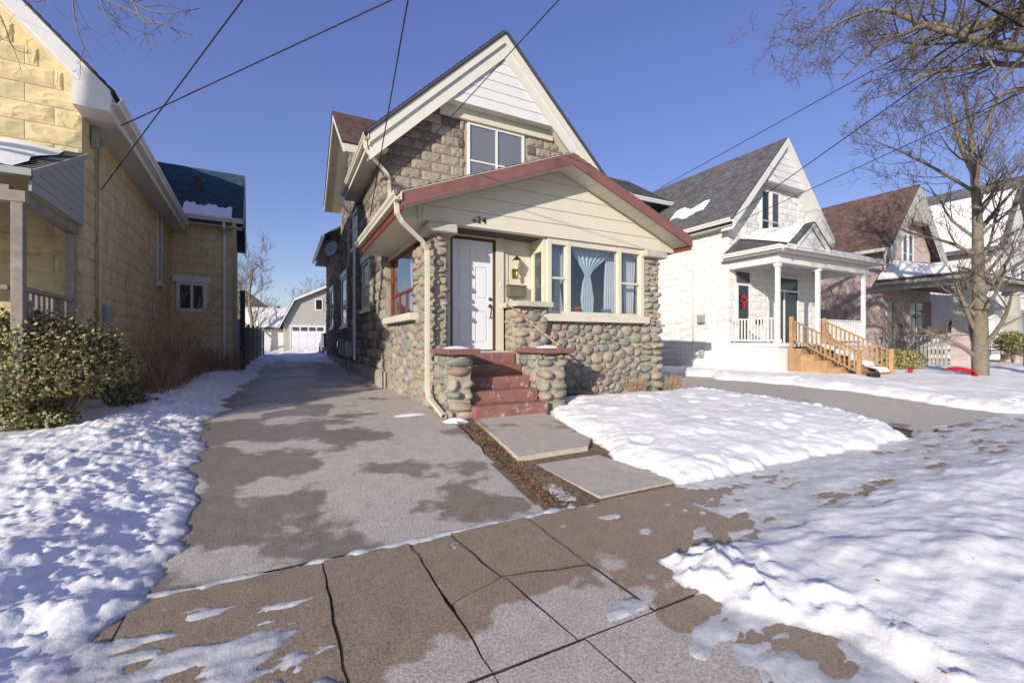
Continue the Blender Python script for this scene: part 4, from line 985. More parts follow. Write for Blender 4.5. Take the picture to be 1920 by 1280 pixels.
# ------------------------------------------------------------------ yellow house on the left
def inter(u, v, p0, n):
    d = ray(u, v); c = V((0, 0, CZ)); return c+d*((V(p0)-c).dot(n)/d.dot(n))
yd = V((-.05, 1, 0)).normalized(); yr = V((yd.y, -yd.x, 0)); C0 = V((-2.72, 9.0, 0))
YH = thing('yellow_house', 'yellow painted block house with white eaves and teal rear roof', 'house', C0)
def yp(s, t_, z): return C0+yr*s+yd*t_+Z_*z
TE, SE, YE = 8.04, 1.64, 5.15
RS, RZY = -3.1, 8.75
w_ = MB(); w_.prism([yp(0, 0, 0), yp(0, 0, YE+.25), yp(RS, 0, RZY-.25), yp(2*RS, 0, YE+.25), yp(2*RS, 0, 0)], yd*14)
w_.prism([yp(-1, TE, 0), yp(SE, TE, 0), yp(SE, TE, YE+.1), yp(-1, TE, YE+.1)], yd*5)
w_.prism([yp(SE, TE+.002, YE+.08), yp(SE, TE+2.5, 7.4), yp(SE, TE+4.998, YE+.08)], yr*-1.5)
yw = w_.build('wall', 'yellow_wall', YH)
def sp_yf(za, zb):
    a = RS-(RZY-.35-zb)/1.06*1.0; b_ = 0
    if zb > YE+.1: b_ = min(0, RS+(RZY-.35-zb)/1.06); a = max(a, 2*RS)
    return minus([(max(a, -4.2), b_)], [(-9, -.0, 3.25, 3.6)], za, zb) if b_-max(a, -4.2) > .2 else []
blocks(yw, C0, yr, -yd, 27, .4, .275, .62, 'yellow_wall', sp_yf, .035, 90, .008, seed=31, sort=lambda s, z: -s)
ywin = [(5.85, 6.5, 2.85, 4.95)]
blocks(yw, C0, yd, yr, 17, .4, .275, .62, 'yellow_wall', lambda a, b_: minus([(0, TE)], ywin, a, b_), .03, 120, .008, seed=32, sort=lambda s, z: s)
ew0 = inter(331, 583, yp(0, TE, 0), -yd); ew1 = inter(388, 531, yp(0, TE, 0), -yd)
es0, es1 = (ew0-yp(0, TE, 0)).dot(yr), (ew1-yp(0, TE, 0)).dot(yr)
blocks(yw, yp(0, TE, 0), yr, -yd, 17, .4, .275, .62, 'yellow_wall', lambda a, b_: minus([(0, SE)], [(es0-.12, es1+.12, ew0.z-.1, ew1.z+.25)], a, b_), .035, 60, .008, seed=33)
blocks(yw, yp(SE, TE, 0), yd, yr, 17, .4, .275, .62, 'yellow_wall', lambda a, b_: [(0, 5)], .03, 0, .008, seed=34)
window(YH, yp(es0, TE, ew0.z), yr, -yd, es1-es0, ew1.z-ew0.z, 'white_trim', 'glass_dark', .09, False, ((es1-es0)/2,), (), head=True, proud=.05)
window(YH, yp(0, 5.88, 2.9), yd, yr, .6, 2.0, 'white_trim', 'glass_dark', .07, True, (), [(0, 1.0)], proud=.05)
# roof, rake and eaves
OV = .42
rz = lambda s: RZY-abs(s-RS)*1.06
roofplane('roof', yp(OV, -.45, rz(OV)), yp(OV, TE+2, rz(OV)), yp(RS, -.45, RZY), yp(RS, TE+2, RZY), 'shingle_grey', YH, .05)
roofplane('roof', yp(2*RS-OV, -.45, rz(OV)), yp(2*RS-OV, 14, rz(OV)), yp(RS, -.45, RZY), yp(RS, 14, RZY), 'shingle_grey', YH, .05)
for e in (OV, 2*RS-OV):
    q = lambda s, dv, t_: yp(s, t_, rz(s)-dv)
    MB().prism([q(RS, -.02, -.46), q(e, -.02, -.46), q(e, .26, -.46), q(RS, .26, -.46)], yd*.03).build('rake_board', 'white_trim', YH)
    MB().prism([q(RS, .24, -.43), q(e, .24, -.43), q(e, .27, -.43), q(RS, .27, -.43)], yd*.45).build('rake_soffit', 'white_trim', YH)
EB = rz(OV)-.27
for i in range(21): MB().ob(yp(0, -.42+i*.40, EB), yr, yd, Z_, (0.0, OV-.03), (0, .393), (-.0, .02)).build('soffit_panel', 'soffit_white', YH)
MB().ob(yp(0, 0, EB-.03), yr, yd, Z_, (OV-.03, OV), (-.43, TE-.3), (0, .27)).build('fascia', 'white_trim', YH)
gutter(YH, yp(OV+.002, -.46, EB+.10), yp(OV+.002, TE-.42, EB+.10), yr, 'white_trim', .13, .13)
MB().prism([yp(.0, -.455, EB-.012), yp(OV+.001, -.455, EB-.012), yp(OV+.001, -.455, rz(OV)-.03), yp(.0, -.455, rz(0)-.255)], yd*.452).build('eave_return', 'white_trim', YH)
# rear wing
roofplane('roof', yp(-1.2, TE-.4, YE+.02), yp(SE+.3, TE-.4, YE+.02), yp(-1.2, TE+2.5, 7.6), yp(SE+.3, TE+2.5, 7.6), 'shingle_teal', YH, .05)
roofplane('roof', yp(-1.2, TE+5.4, YE+.02), yp(SE+.3, TE+5.4, YE+.02), yp(-1.2, TE+2.5, 7.6), yp(SE+.3, TE+2.5, 7.6), 'shingle_teal', YH, .05)
for a, b_ in ((TE-.4, TE+2.5), (TE+5.4, TE+2.5)): MB().prism([yp(SE+.31, a, YE-.16), yp(SE+.31, b_, 7.42), yp(SE+.31, b_, 7.64), yp(SE+.31, a, YE+.06)], yr*.03).build('rake_board', 'grey_siding', YH)
MB().ob(yp(0, TE-.4, YE-.16), yr, yd, Z_, (OV, SE+.3), (0, .4), (0, .02)).build('soffit', 'soffit_white', YH)
gutter(YH, yp(OV-.1, TE-.41, YE-.03), yp(SE+.32, TE-.41, YE-.03), -yd, 'white_trim', .13, .13)
downspout(YH, [yp(SE-.2, TE-.46, YE-.03), yp(SE-.2, TE-.44, YE-.2), yp(SE-.2, TE-.1, YE-.4), yp(SE-.2, TE-.09, .5), yp(SE-.2, TE-.3, .35)], 'white_trim')
s = MB(); nn_ = 20
for i in range(nn_+1):
    x = .35+(SE-.35)*i/nn_
    for k, (tt, hh) in enumerate(((.02, .02), (.1, .09), (.45+.05*math.sin(i*.7)+.02*i/20, .08), (.62+.06*math.sin(i*.7)+.05*math.sin(i*2.1), .015))): s.v.append(tuple(yp(x, TE-.4+tt*1.0, YE+.05+tt*.89+hh)))
for i in range(nn_):
    for k in range(3): a = i*4+k; s.f.append((a, a+4, a+5, a+1))
def snowobj(s, label):
    o_ = s.build('snow_cover', 'snow', None, True); av = o_.data.attributes.new('depth', 'FLOAT', 'POINT'); av.data.foreach_set('value', [.1]*len(o_.data.vertices)); return tag(o_, label, 'snow', kind='structure')
snowobj(s, 'snow strip along the eave of the teal roof')
MB().ob(yp(.62, TE+.95, 6.3), yr, yd, Z_, (-.09, .09), (-.09, .09), (-.2, .5)).build('roof_vent', 'slate_dark', YH)
# porch of the yellow house
PF = -1.86
prf = lambda t_: 4.14+t_*(4.14-3.28)/1.86
o_ = roofplane('porch_roof', yp(.05, PF-.1, prf(PF-.1)), yp(-6, PF-.1, prf(PF-.1)), yp(.05, 0, prf(0)), yp(-6, 0, prf(0)), 'shingle_grey', YH, .04, under='old_wood')
s = MB()
for i in range(31):
    x = -.12-5.6*i/30
    for k in range(7):
        t_ = PF-.06+(1.80)*k/6; s.v.append(tuple(yp(x+.05*math.sin(k*1.9+i), t_, prf(t_)+.05+(.09 if 0 < k < 6 else .015)*min(1, i*.5+.3)+.012*math.sin(i*1.3+k))))
for i in range(30):
    for k in range(6): a = i*7+k; s.f.append((a, a+7, a+8, a+1))
snowobj(s, 'snow on the lean-to porch roof of the yellow house')
MB().ob(yp(0, PF-.1, 0), yr, yd, Z_, (-6, .06), (-.03, 0), (prf(PF-.1)-.03, prf(PF-.1)+.05)).prism([yp(.052, PF-.1, prf(PF-.1)-.02), yp(.052, 0, prf(0)-.02), yp(.052, 0, prf(0)+.05), yp(.052, PF-.1, prf(PF-.1)+.05)], yr*.02).build('drip_edge', 'grey_siding', YH)
zz = 3.06; i = 0
while zz < 4.05:
    t0 = max(PF, (zz+.0-4.12)/(.4624)) ; t1 = max(PF, (zz+.12-4.12)/.4624)
    if t0 < -.08: MB().prism([yp(.0, t0, zz), yp(.0, -.03, zz), yp(.0, -.03, zz+.118), yp(.0, min(t1, -.03), zz+.118)], yr*.025).build('siding_board', 'grey_siding', YH)
    zz += .125
MB().ob(yp(0, 0, 0), yr, yd, Z_, (-.16, -.03), (PF-.0, -.03), (2.92, 3.05)).ob(yp(0, 0, 0), yr, yd, Z_, (-6, -.16), (PF-.0, PF+.12), (2.92, 3.1)).build('porch_beam', 'old_wood', YH)
for s_, t_ in ((-.1, PF+.06), (-.1, -.12), (-2.6, PF+.06)): MB().ob(yp(s_, t_, 0), yr, yd, Z_, (-.052, .052), (-.052, .052), (.3, 2.92)).build('porch_post', 'old_wood', YH, bevel=.008)
MB().ob(yp(0, 0, 0), yr, yd, Z_, (-6, 0), (PF, 0), (.75, .9)).build('porch_floor', 'old_wood', YH)
MB().ob(yp(-.1, 0, 0), yr, yd, Z_, (-.04, .04), (PF+.14, -.2), (1.90, 1.95)).build('rail', 'old_wood', YH); MB().ob(yp(-.1, 0, 0), yr, yd, Z_, (-.03, .03), (PF+.14, -.2), (1.05, 1.10)).build('rail', 'old_wood', YH)
MB().ob(yp(0, PF+.06, 0), yr, yd, Z_, (-2.5, -.18), (-.04, .04), (1.90, 1.95)).build('rail', 'old_wood', YH)
for k in range(9): MB().ob(yp(-.1, PF+.24+k*.165, 0), yr, yd, Z_, (-.015, .015), (-.045, .045), (1.1, 1.9)).build('baluster', 'old_wood', YH)
for k in range(14): MB().ob(yp(-.35-k*.165, PF+.06, 0), yr, yd, Z_, (-.045, .045), (-.015, .015), (1.0, 1.9)).build('baluster', 'old_wood', YH)
MB().tube([yp(.07, .55, .9), yp(.07, .55, 4.6)], .03, 8).tube([yp(.06, .75, .9), yp(.06, .75, 2.2)], .018, 8).build('conduit', 'yellow_wall', YH, True)
MB().ob(yp(.03, .78, 1.75), yr, yd, Z_, (0, .12), (-.12, .14), (-.2, .16)).build('meter_box', 'meter', YH, bevel=.015); MB().ob(yp(.03, .85, 1.2), yr, yd, Z_, (0, .1), (-.12, .12), (-.18, .16)).build('meter_box', 'meter', YH, bevel=.015)
MB().ob(yp(.03, .3, 4.62), yr, yd, Z_, (0, .08), (-.02, .06), (-.22, .22)).ob(yp(.05, .42, 4.5), yr, yd, Z_, (0, .1), (0, .07), (0, .1)).build('bracket', 'meter', YH)
# ------------------------------------------------------------------ white house on the right
WH = thing('white_house', 'white painted block house with grey roof and pedimented porch', 'house', (14, 10.2, .18))
wx0, wx1, wy, wrx, wrz, wez = 14.0, 19.6, 10.2, 16.8, 8.93, 5.5
ws = (wrz-wez)/(wrx-13.65)
wroof = lambda x: wrz-abs(x-wrx)*ws
ww = MB(); ww.prism([(wx0, wy, 0), (wx1, wy, 0), (wx1, wy, wroof(wx1)-.1), (wrx, wy, wrz-.15), (wx0, wy, wroof(wx0)-.1)], (0, 12, 0)); ww.box(11.9, 14.5, 14.4, 20, 0, 7.35)
wwall = ww.build('wall', 'white_wall', WH)
whole = [(14.35, 15.25, 1.2, 3.9), (16.75, 18.25, 1.2, 3.9), (15.75, 17.05, 4.75, 7.05)]
def sp_w(za, zb):
    a = max(wx0, wrx-(wrz-.25-zb)/ws); b_ = min(wx1, wrx+(wrz-.25-zb)/ws)
    return minus([(a, b_)], whole, za, zb) if za < 7.0 and b_-a > .2 else []
blocks(wwall, (0, wy, 0), X_, (0, -1, 0), 28, .25, .25, .56, 'white_wall', sp_w, .035, 120, .01, seed=41, sort=lambda s, z: -z)
blocks(wwall, (wx0, 0, 0), Y_, (-1, 0, 0), 21, .25, .25, .56, 'white_wall', lambda a, b_: [(wy, 16)], .035, 170, .01, seed=42, sort=lambda s, z: s)
window(WH, (15.85, wy, 4.8), X_, (0, -1, 0), .55, 2.2, 'white_trim', 'glass_dark', .06, False, (), [(0, 1.05)], proud=.06); window(WH, (16.47, wy, 4.8), X_, (0, -1, 0), .55, 2.2, 'white_trim', 'glass_grey', .06, False, (), [(0, 1.05)], proud=.06)
roofplane('roof', (13.6, 9.72, wez-.04), (13.6, 22, wez-.04), (wrx, 9.72, wrz), (wrx, 22, wrz), 'shingle_grey', WH, .05); roofplane('roof', (20.0, 9.72, wez-.04), (20.0, 22, wez-.04), (wrx, 9.72, wrz), (wrx, 22, wrz), 'shingle_grey', WH, .05)
for e in (13.62, 19.98):
    q = lambda x, dv, y: V((x, y, wroof(x)-dv))
    MB().prism([q(wrx, -.01, 9.70), q(e, -.01, 9.70), q(e, .3, 9.70), q(wrx, .3, 9.70)], (0, .04, 0)).build('rake_board', 'white_trim', WH)
    MB().prism([q(wrx, .28, 9.745), q(e, .28, 9.745), q(e, .32, 9.745), q(wrx, .32, 9.745)], (0, .45, 0)).build('rake_soffit', 'white_trim', WH)
boards(WH, 'gable_board', 'white_siding', (0, 9.86, 0), X_, (0, -1, 0), lambda z: (wrx-(wrz-.33-z)/ws, wrx+(wrz-.33-z)/ws), 7.2, 8.5, .25)
MB().box(15.5, 18.1, 9.87, wy, 7.17, 7.195).build('soffit', 'soffit_white', WH); MB().prism([(15.55, 9.865, 7.2), (18.05, 9.865, 7.2), (wrx, 9.865, 8.55)], (0, .05, 0)).build('gable_backing', 'white_trim', WH)
gutter(WH, (13.6, 9.72, wez-.1), (13.6, 18, wez-.1), (-1, 0, 0), 'white_trim', .14, .13); MB().box(13.62, 14, 9.75, 18, wez-.2, wez-.18).build('soffit', 'soffit_white', WH)
roofplane('roof', (11.5, 13.95, 7.4), (15.6, 13.95, 7.4), (11.5, 17, 9.4), (15.6, 17, 9.4), 'shingle_grey', WH, .05); gutter(WH, (11.5, 13.94, 7.3), (15.55, 13.94, 7.3), (0, -1, 0), 'white_trim', .14, .14)
s = MB()
for i in range(13):
    for k in range(4): s.v.append((11.6+1.7*i/12, 14.0+.28*k+.1*math.sin(i*1.1), 7.47+(.28*k+.1*math.sin(i*1.1))*.655+(.07 if 0 < k < 3 and 0 < i < 12 else .005)))
for i in range(12):
    for k in range(3): a = i*4+k; s.f.append((a, a+4, a+5, a+1))
snowobj(s, 'snow on the cross wing roof of the white house')
s = MB(); c_ = V((14.55, 12.4, 0))
for i in range(11):
    for k in range(5): 
        x, y = 14.2+.32*k/4*2+.1*math.sin(i), 11.4+1.9*i/10
        s.v.append((x, y, wroof(x)+.06+(.05 if 0 < k < 4 and 0 < i < 10 else .0)))
for i in range(10):
    for k in range(4): a = i*5+k; s.f.append((a, a+1, a+6, a+5))
snowobj(s, 'snow scrap on the grey slope of the white house')
# porch of the white house
py0 = 8.45; FZ = 1.25
MB().box(14.0, 19.7, py0-.1, wy-.05, FZ-.12, FZ).build('porch_floor', 'white_trim', WH)
for k in range(9): MB().box(13.98, 14.02, py0-.02+k*.19, py0+.165+k*.19, .1, FZ-.13).build('skirt_board', 'white_siding', WH)
for k in range(28):
    if not 2.6 < 14.05+k*.19-12 < 4.3: MB().box(14.05+k*.19, 14.232+k*.19, py0-.03, py0, .1, FZ-.13).build('skirt_board', 'white_siding', WH)
for x in (14.12, 16.42, 19.5):
    c_ = MB(); c_.box(x-.09, x+.09, py0-.04, py0+.14, FZ, FZ+.12).box(x-.06, x+.06, py0-.01, py0+.11, FZ+.12, 3.72).box(x-.09, x+.09, py0-.04, py0+.14, 3.72, 3.83); c_.build('porch_post', 'white_trim', WH, bevel=.01)
MB().box(14.0, 19.65, py0-.06, py0+.16, 3.835, 4.13).box(14.0, 14.2, py0+.161, wy-.04, 3.84, 4.128).box(19.45, 19.65, py0+.161, wy-.04, 3.84, 4.128).build('porch_beam', 'white_trim', WH)
MB().box(13.72, 19.95, py0-.35, wy-.04, 4.14, 4.17).build('porch_ceiling', 'soffit_white', WH)
MB().box(13.72, 19.95, py0-.36, py0-.33, 4.172, 4.30).box(13.70, 13.73, py0-.33, wy-.04, 4.172, 4.30).build('fascia', 'white_trim', WH)
gutter(WH, (13.72, py0-.362, 4.19), (19.95, py0-.362, 4.19), (0, -1, 0), 'white_trim', .13, .13); gutter(WH, (13.698, py0-.36, 4.19), (13.698, wy-.04, 4.19), (-1, 0, 0), 'white_trim', .13, .13)
roofplane('porch_roof', (13.7, py0-.38, 4.31), (19.97, py0-.38, 4.31), (14.6, wy-.03, 4.95), (19.2, wy-.03, 4.95), 'shingle_grey', WH, .03)
roofplane('porch_roof', (13.7, wy-.03, 4.31), (13.7, py0-.38, 4.31), (14.598, wy-.03, 4.95), (14.6, wy-.04, 4.95), 'shingle_grey', WH, .03)
pz = lambda x: 5.12-abs(x-15.1)*.80
for e in (14.1, 16.1):
    MB().prism([(15.1, py0-.52, pz(15.1)), (e, py0-.52, pz(e)), (e, py0-.52, pz(e)-.16), (15.1, py0-.52, pz(15.1)-.16)], (0, .05, 0)).build('pediment_rake', 'white_trim', WH)
    roofplane('pediment_roof', (e, py0-.54, pz(e)), (e, wy-.4, pz(e)), (15.1, py0-.54, pz(15.1)), (15.1, wy-.4, pz(15.1)), 'shingle_grey', WH, .03)
MB().prism([(14.3, py0-.44, 4.32), (15.9, py0-.44, 4.32), (15.1, py0-.44, 4.95)], (0, .06, 0)).build('pediment', 'white_siding', WH)
s = MB()
for i in range(15):
    for k in range(8):
        t_ = k/7; y = py0-.30+1.95*t_; x = 14.0+1.05*i/14*(1)+.35*t_*(1-i/14)
        zz = max(4.31+.64*min(1, (y-py0+.38)/2.1), pz(x))+.06
        s.v.append((x, y, zz+(.16 if 0 < k < 7 and 0 < i else .02)*(.7+.3*math.sin(i*.6+k))))
for i in range(14):
    for k in range(7): a = i*8+k; s.f.append((a, a+8, a+9, a+1))
snowobj(s, 'thick snow on the left side of the white porch roof')
s = MB()
for i in range(31):
    for k in range(6):
        t_ = k/5; x = 16.1+3.6*i/30; y = py0-.3+1.9*t_
        s.v.append((x, y, 4.34+.64*min(1, (y-py0+.38)/2.1)+(.10 if 0 < k and 0 < i < 30 else .02)))
for i in range(30):
    for k in range(5): a = i*6+k; s.f.append((a, a+6, a+7, a+1))
snowobj(s, 'snow on the right side of the white porch roof')
def railing(parent, p, q, z0, z1, n, m, w_=.035):
    p, q = V(p), V(q); d = (q-p); ax = d.normalized(); sd = V((-ax.y, ax.x, 0)).normalized(); L = d.length
    MB().prism([p+sd*-.035+Z_*z1, p+sd*.035+Z_*z1, p+sd*.035+Z_*(z1+.045), p+sd*-.035+Z_*(z1+.045)], d).build('top_rail', m, parent)
    MB().prism([p+sd*-.025+Z_*z0, p+sd*.025+Z_*z0, p+sd*.025+Z_*(z0+.045), p+sd*-.025+Z_*(z0+.045)], d).build('bottom_rail', m, parent)
    h = V((ax.x, ax.y, 0)).normalized()
    for k in range(n):
        c_ = p+d*((k+.5)/n)
        MB().ob(c_, h, sd, Z_, (-w_/2, w_/2), (-w_/2, w_/2), (z0+.045, z1)).build('baluster', m, parent)
railing(WH, (14.05, py0+.15, FZ), (14.05, wy-.1, FZ), .06, .78, 13, 'white_trim')
railing(WH, (16.55, py0+.05, FZ), (19.4, py0+.05, FZ), .06, .78, 24, 'white_trim')
window(WH, (14.42, wy, 1.3), X_, (0, -1, 0), .78, 2.1, 'white_trim', 'glass_dark', .08, False, (), [(0, .8)], proud=.07); MB().box(14.45, 15.15, wy-.06, wy-.02, 3.42, 3.8).build('transom', 'glass_grey', WH)
r4 = random.Random(3); s = MB()
for k in range(22):
    a, q = r4.uniform(0, 6.28), r4.uniform(.06, .2); c_ = V((14.78+q*.8*math.cos(a), wy-.09, 2.75+q*1.5*math.sin(a))); s.tube([c_, c_+V((.03, 0, .05))], .03, 6)
s.build('door_ornament', 'red_cloth', WH, True)
MB().box(16.78, 16.86, wy-.09, wy, FZ, 3.85).box(18.14, 18.22, wy-.09, wy, FZ, 3.85).box(16.86, 18.14, wy-.088, wy, 3.76, 3.848).box(16.86, 18.14, wy-.085, wy, 3.22, 3.3).box(17.22, 17.29, wy-.084, wy, FZ, 3.22).build('door_frame', 'white_trim', WH)
MB().box(16.86, 18.14, wy-.05, wy-.045, FZ, 3.22).build('door', 'glass_dark', WH); MB().box(16.86, 18.14, wy-.05, wy-.045, 3.3, 3.76).build('transom', 'glass_grey', WH)
wm = tag(MB().box(15.48, 15.78, wy-.16, wy-.05, 1.95, 2.13).build('mailbox', 'iron', None, bevel=.01), 'black mailbox under the white porch between window and door', 'mailbox')
MB().tube([(wx0-.08, 11.6, .8), (wx0-.08, 11.6, 4.9)], .03, 8).build('conduit', 'aluminium', WH, True); q = atX(1315, 598, wx0-.1)
MB().box(wx0-.2, wx0-.04, q.y-.14, q.y+.14, q.z-.16, q.z+.16).box(wx0-.16, wx0-.04, q.y-.1, q.y+.1, .7, 1.0).build('meter', 'meter', WH, bevel=.03)
# cedar stairs
ST = thing('wooden_stairs', 'new cedar stairs with balustrades leading up to the white porch', 'stairs', (15.5, 7.4, .2))
sx0, sx1, sy0, sy1 = 14.5, 16.45, 6.45, py0-.11; nst = 6
rise = (FZ-.2)/nst; run = (sy1-sy0)/(nst-1)
for k in range(nst-1):
    z = .2+rise*(k+1); y = sy0+run*k
    MB().box(sx0-.04, sx1+.04, y-.03, y+run+.0, z-.04, z).build('tread', 'cedar', ST, bevel=.006)
    MB().box(sx0, sx1, y+.0, y+.02, z-rise, z-.041).build('riser', 'cedar', ST)
    for sx in (sx0-.02, sx1+.02):
        MB().box(sx-.018, sx+.018, y+.022, y+run+.02, .12, z-.042).build('side_plank', 'cedar', ST)
for sx in (sx0+.02, sx1-.02):
    for y, zt, zb in ((sy0-.02, 1.07, .12), (sy1-.04, 2.10, 1.0)): MB().box(sx-.05, sx+.05, y-.05, y+.05, zb, zt).build('newel_post', 'cedar', ST, bevel=.008)
    railing(ST, (sx, sy0+.03, .20), (sx, sy1-.09, 1.14), .22, .80, 14, 'cedar', .038)
s = MB()
for k in range(nst-1):
    z = .2+rise*(k+1); y = sy0+run*k
    for i in range(7): x = 15.75+.62*i/6; s.v += [(x, y+.0, z+.005), (x, y+.06, z+.10+.03*math.sin(i*1.3+k)), (x, y+run-.04, z+.15)]
for k in range(nst-1):
    for i in range(6):
        a = k*21+i*3; s.f += [(a, a+3, a+4, a+1), (a+1, a+4, a+5, a+2)]
        if k < nst-2: s.f.append((a+2, a+5, a+21+3, a+21))
snowobj(s, 'snow lying on the right half of the cedar stairs')
tag(MB().box(14.35, 14.85, 6.05, 6.2, .25, .42).build('planter_box', 'iron', None, bevel=.03), 'small black box at the foot of the cedar stairs', 'box')
# ------------------------------------------------------------------ pink house
PH = thing('pink_house', 'pink stucco house with brown roof and grey columned porch', 'house', (24.4, 9.9, .2))
kx0, kx1, ky, krx, krz, kez = 24.4, 29.4, 9.9, 26.9, 8.75, 5.45
ks_ = (krz-kez)/(krx-23.95); kr = lambda x: krz-abs(x-krx)*ks_
pk = MB(); pk.prism([(kx0, ky, 0), (kx1, ky, 0), (kx1, ky, kr(kx1)-.1), (krx, ky, krz-.2), (kx0, ky, kr(kx0)-.1)], (0, 12, 0)); pk.build('wall', 'pink_wall', PH)
roofplane('roof', (23.9, 9.4, kez-.05), (23.9, 22, kez-.05), (krx, 9.4, krz), (krx, 22, krz), 'shingle_brown', PH, .05); roofplane('roof', (29.9, 9.4, kez-.05), (29.9, 22, kez-.05), (krx, 9.4, krz), (krx, 22, krz), 'shingle_brown', PH, .05)
for e in (23.93, 29.87):
    q = lambda x, dv, y: V((x, y, kr(x)-dv))
    MB().prism([q(krx, -.01, 9.38), q(e, -.01, 9.38), q(e, .75, 9.38), q(krx, .75, 9.38)], (0, .06, 0)).build('rake_board', 'stucco_grey', PH)
MB().prism([(25.6, 9.45, 7.0), (28.2, 9.45, 7.0), (krx, 9.45, 8.4)], (0, .4, 0)).build('gable_panel', 'stucco_grey', PH)
window(PH, (26.3, ky, 4.6), X_, (0, -1, 0), .55, 1.9, 'white_trim', 'glass_grey', .06, True, (), [(0, .95)], proud=.05); window(PH, (26.9, ky, 4.6), X_, (0, -1, 0), .55, 1.9, 'white_trim', 'glass_grey', .06, True, (), [(0, .95)], proud=.05)
gutter(PH, (23.9, 9.4, kez-.1), (23.9, 18, kez-.1), (-1, 0, 0), 'soffit_white', .14, .13)
downspout(PH, [(23.85, 9.5, kez-.1), (23.9, 9.6, kez-.35), (24.3, 9.75, kez-.7), (24.32, 9.8, 4.2)], 'soffit_white')
window(PH, (24.75, ky, 1.1), X_, (0, -1, 0), .75, 2.1, 'stucco_grey', 'glass_dark', .07, False, (), [(0, 1.05)], proud=.04)
MB().box(27.0, 28.3, ky-.06, ky-.01, .95, 3.2).build('door', 'glass_dark', PH); MB().box(27.6, 27.66, ky-.09, ky-.061, .95, 3.2).box(26.92, 26.999, ky-.09, ky, .95, 3.25).build('door_frame', 'white_trim', PH); MB().box(28.3, 29.4, ky-.05, ky-.001, .9, 3.3).build('stone_facing', 'pink_stone', PH)
kpy = 7.0
MB().box(24.2, 31.0, kpy, ky, .75, .9).build('porch_floor', 'stucco_grey', PH)
for x in (24.55, 30.2):
    MB().box(x-.33, x+.33, kpy-.05, kpy+.55, .0, 1.55).build('pier', 'pink_wall', PH, bevel=.02); MB().box(x-.38, x+.38, kpy-.1, kpy+.6, 1.551, 1.66).build('pier_cap', 'pink_wall', PH, bevel=.02)
    c_ = MB(); n = len(c_.v); cy = kpy+.25
    for zz, r_ in ((1.661, .27), (3.42, .20), (3.45, .28), (3.6, .28)): c_.v += [(x-r_, cy-r_, zz), (x+r_, cy-r_, zz), (x+r_, cy+r_, zz), (x-r_, cy+r_, zz)]
    for k in range(3):
        for i in range(4): j = (i+1) % 4; c_.f.append((k*4+i, k*4+j, k*4+4+j, k*4+4+i))
    c_.f += [(3, 2, 1, 0), (12, 13, 14, 15)]; c_.build('column', 'stucco_grey', PH)
MB().box(24.1, 31.2, kpy-.05, kpy+.5, 3.61, 3.82).box(24.1, 24.5, kpy+.501, ky, 3.612, 3.818).build('porch_beam', 'stucco_grey', PH)
MB().box(23.75, 31.6, kpy-.4, ky, 3.825, 3.86).build('porch_ceiling', 'soffit_dark', PH)
MB().box(23.75, 31.6, kpy-.42, kpy-.4, 3.80, 4.0).box(23.72, 23.75, kpy-.4, ky, 3.80, 4.0).build('fascia', 'stucco_grey', PH)
roofplane('porch_roof', (23.7, kpy-.45, 3.95), (31.7, kpy-.45, 3.95), (25.0, ky, 5.0), (30.5, ky, 5.0), 'shingle_brown', PH, .03); roofplane('porch_roof', (23.7, ky, 3.95), (23.7, kpy-.45, 3.95), (24.99, ky, 5.0), (25.0, ky-.01, 5.0), 'shingle_brown', PH, .03)
s = MB()
for i in range(33):
    for k in range(8):
        t_ = k/7; x0_ = 23.78+1.2*t_; x1_ = 31.6-1.1*t_; x = x0_+(x1_-x0_)*i/32; y = kpy-.40+(ky-kpy+.35)*t_
        s.v.append((x, y, 3.99+1.05*t_+(.10 if k else .02)+.02*math.sin(i+k*2)))
for i in range(32):
    for k in range(7): a = i*8+k; s.f.append((a, a+8, a+9, a+1))
snowobj(s, 'snow on the front slope of the pink house porch')
s = MB()
for i in range(10):
    for k in range(5): t_ = k/4; y = ky-.05-(ky-kpy+.3)*i/9*(1-t_*.97); s.v.append((23.75+1.2*t_, y, 4.0+1.0*t_+(.09 if 0 < k else .02)))
for i in range(9):
    for k in range(4): a = i*5+k; s.f.append((a, a+1, a+6, a+5))
snowobj(s, 'snow on the side slope of the pink house porch')
PF_ = thing('picket_screen', 'weathered grey picket screen along the side of the pink porch', 'fence', (24.15, 8.6, .3))
for k in range(17): MB().box(24.10, 24.13, 7.58+k*.13, 7.67+k*.13, .28, 1.30).build('picket', 'picket', PF_)
for k in range(19): MB().box(24.145, 24.165, 7.56+k*.12, 7.61+k*.12, 1.18, 1.52).build('spindle', 'picket', PF_)
MB().box(24.131, 24.175, 7.5, 9.85, 1.10, 1.17).box(24.131, 24.175, 7.5, 9.85, .42, .50).box(24.12, 24.19, 7.5, 9.85, 1.521, 1.58).build('rail', 'picket', PF_)
for k, yy in enumerate((7.75, 8.0, 8.25, 8.75, 9.1)):
    o_ = MB().lathe((24.16, yy, 1.585), [(0, 0), (.06, 0), (.085, .15), (.095, .15), (.095, .18), (.07, .18), (0, .14)], 12).build('flower_pot', 'terracotta', None, True); tag(o_, 'terracotta flower pot in the row on the picket screen rail', 'pot', 'pots on the picket rail')
tag(MB().box(25.95, 26.3, ky-.16, ky-.02, 1.85, 2.12).build('mailbox', 'brown_trim', None, bevel=.02), 'dark mailbox on the pink wall beside the door', 'mailbox')
IR = thing('iron_railing', 'black iron stair railing beyond the big tree trunk', 'railing', (27, 6, .3))
a, b_ = V((25.4, 7.0, 1.55)), V((25.4, 4.9, .75))
for dz in (0, -.35): MB().tube([a+Z_*dz, b_+Z_*dz], .02, 6).build('rail', 'iron', IR, True)
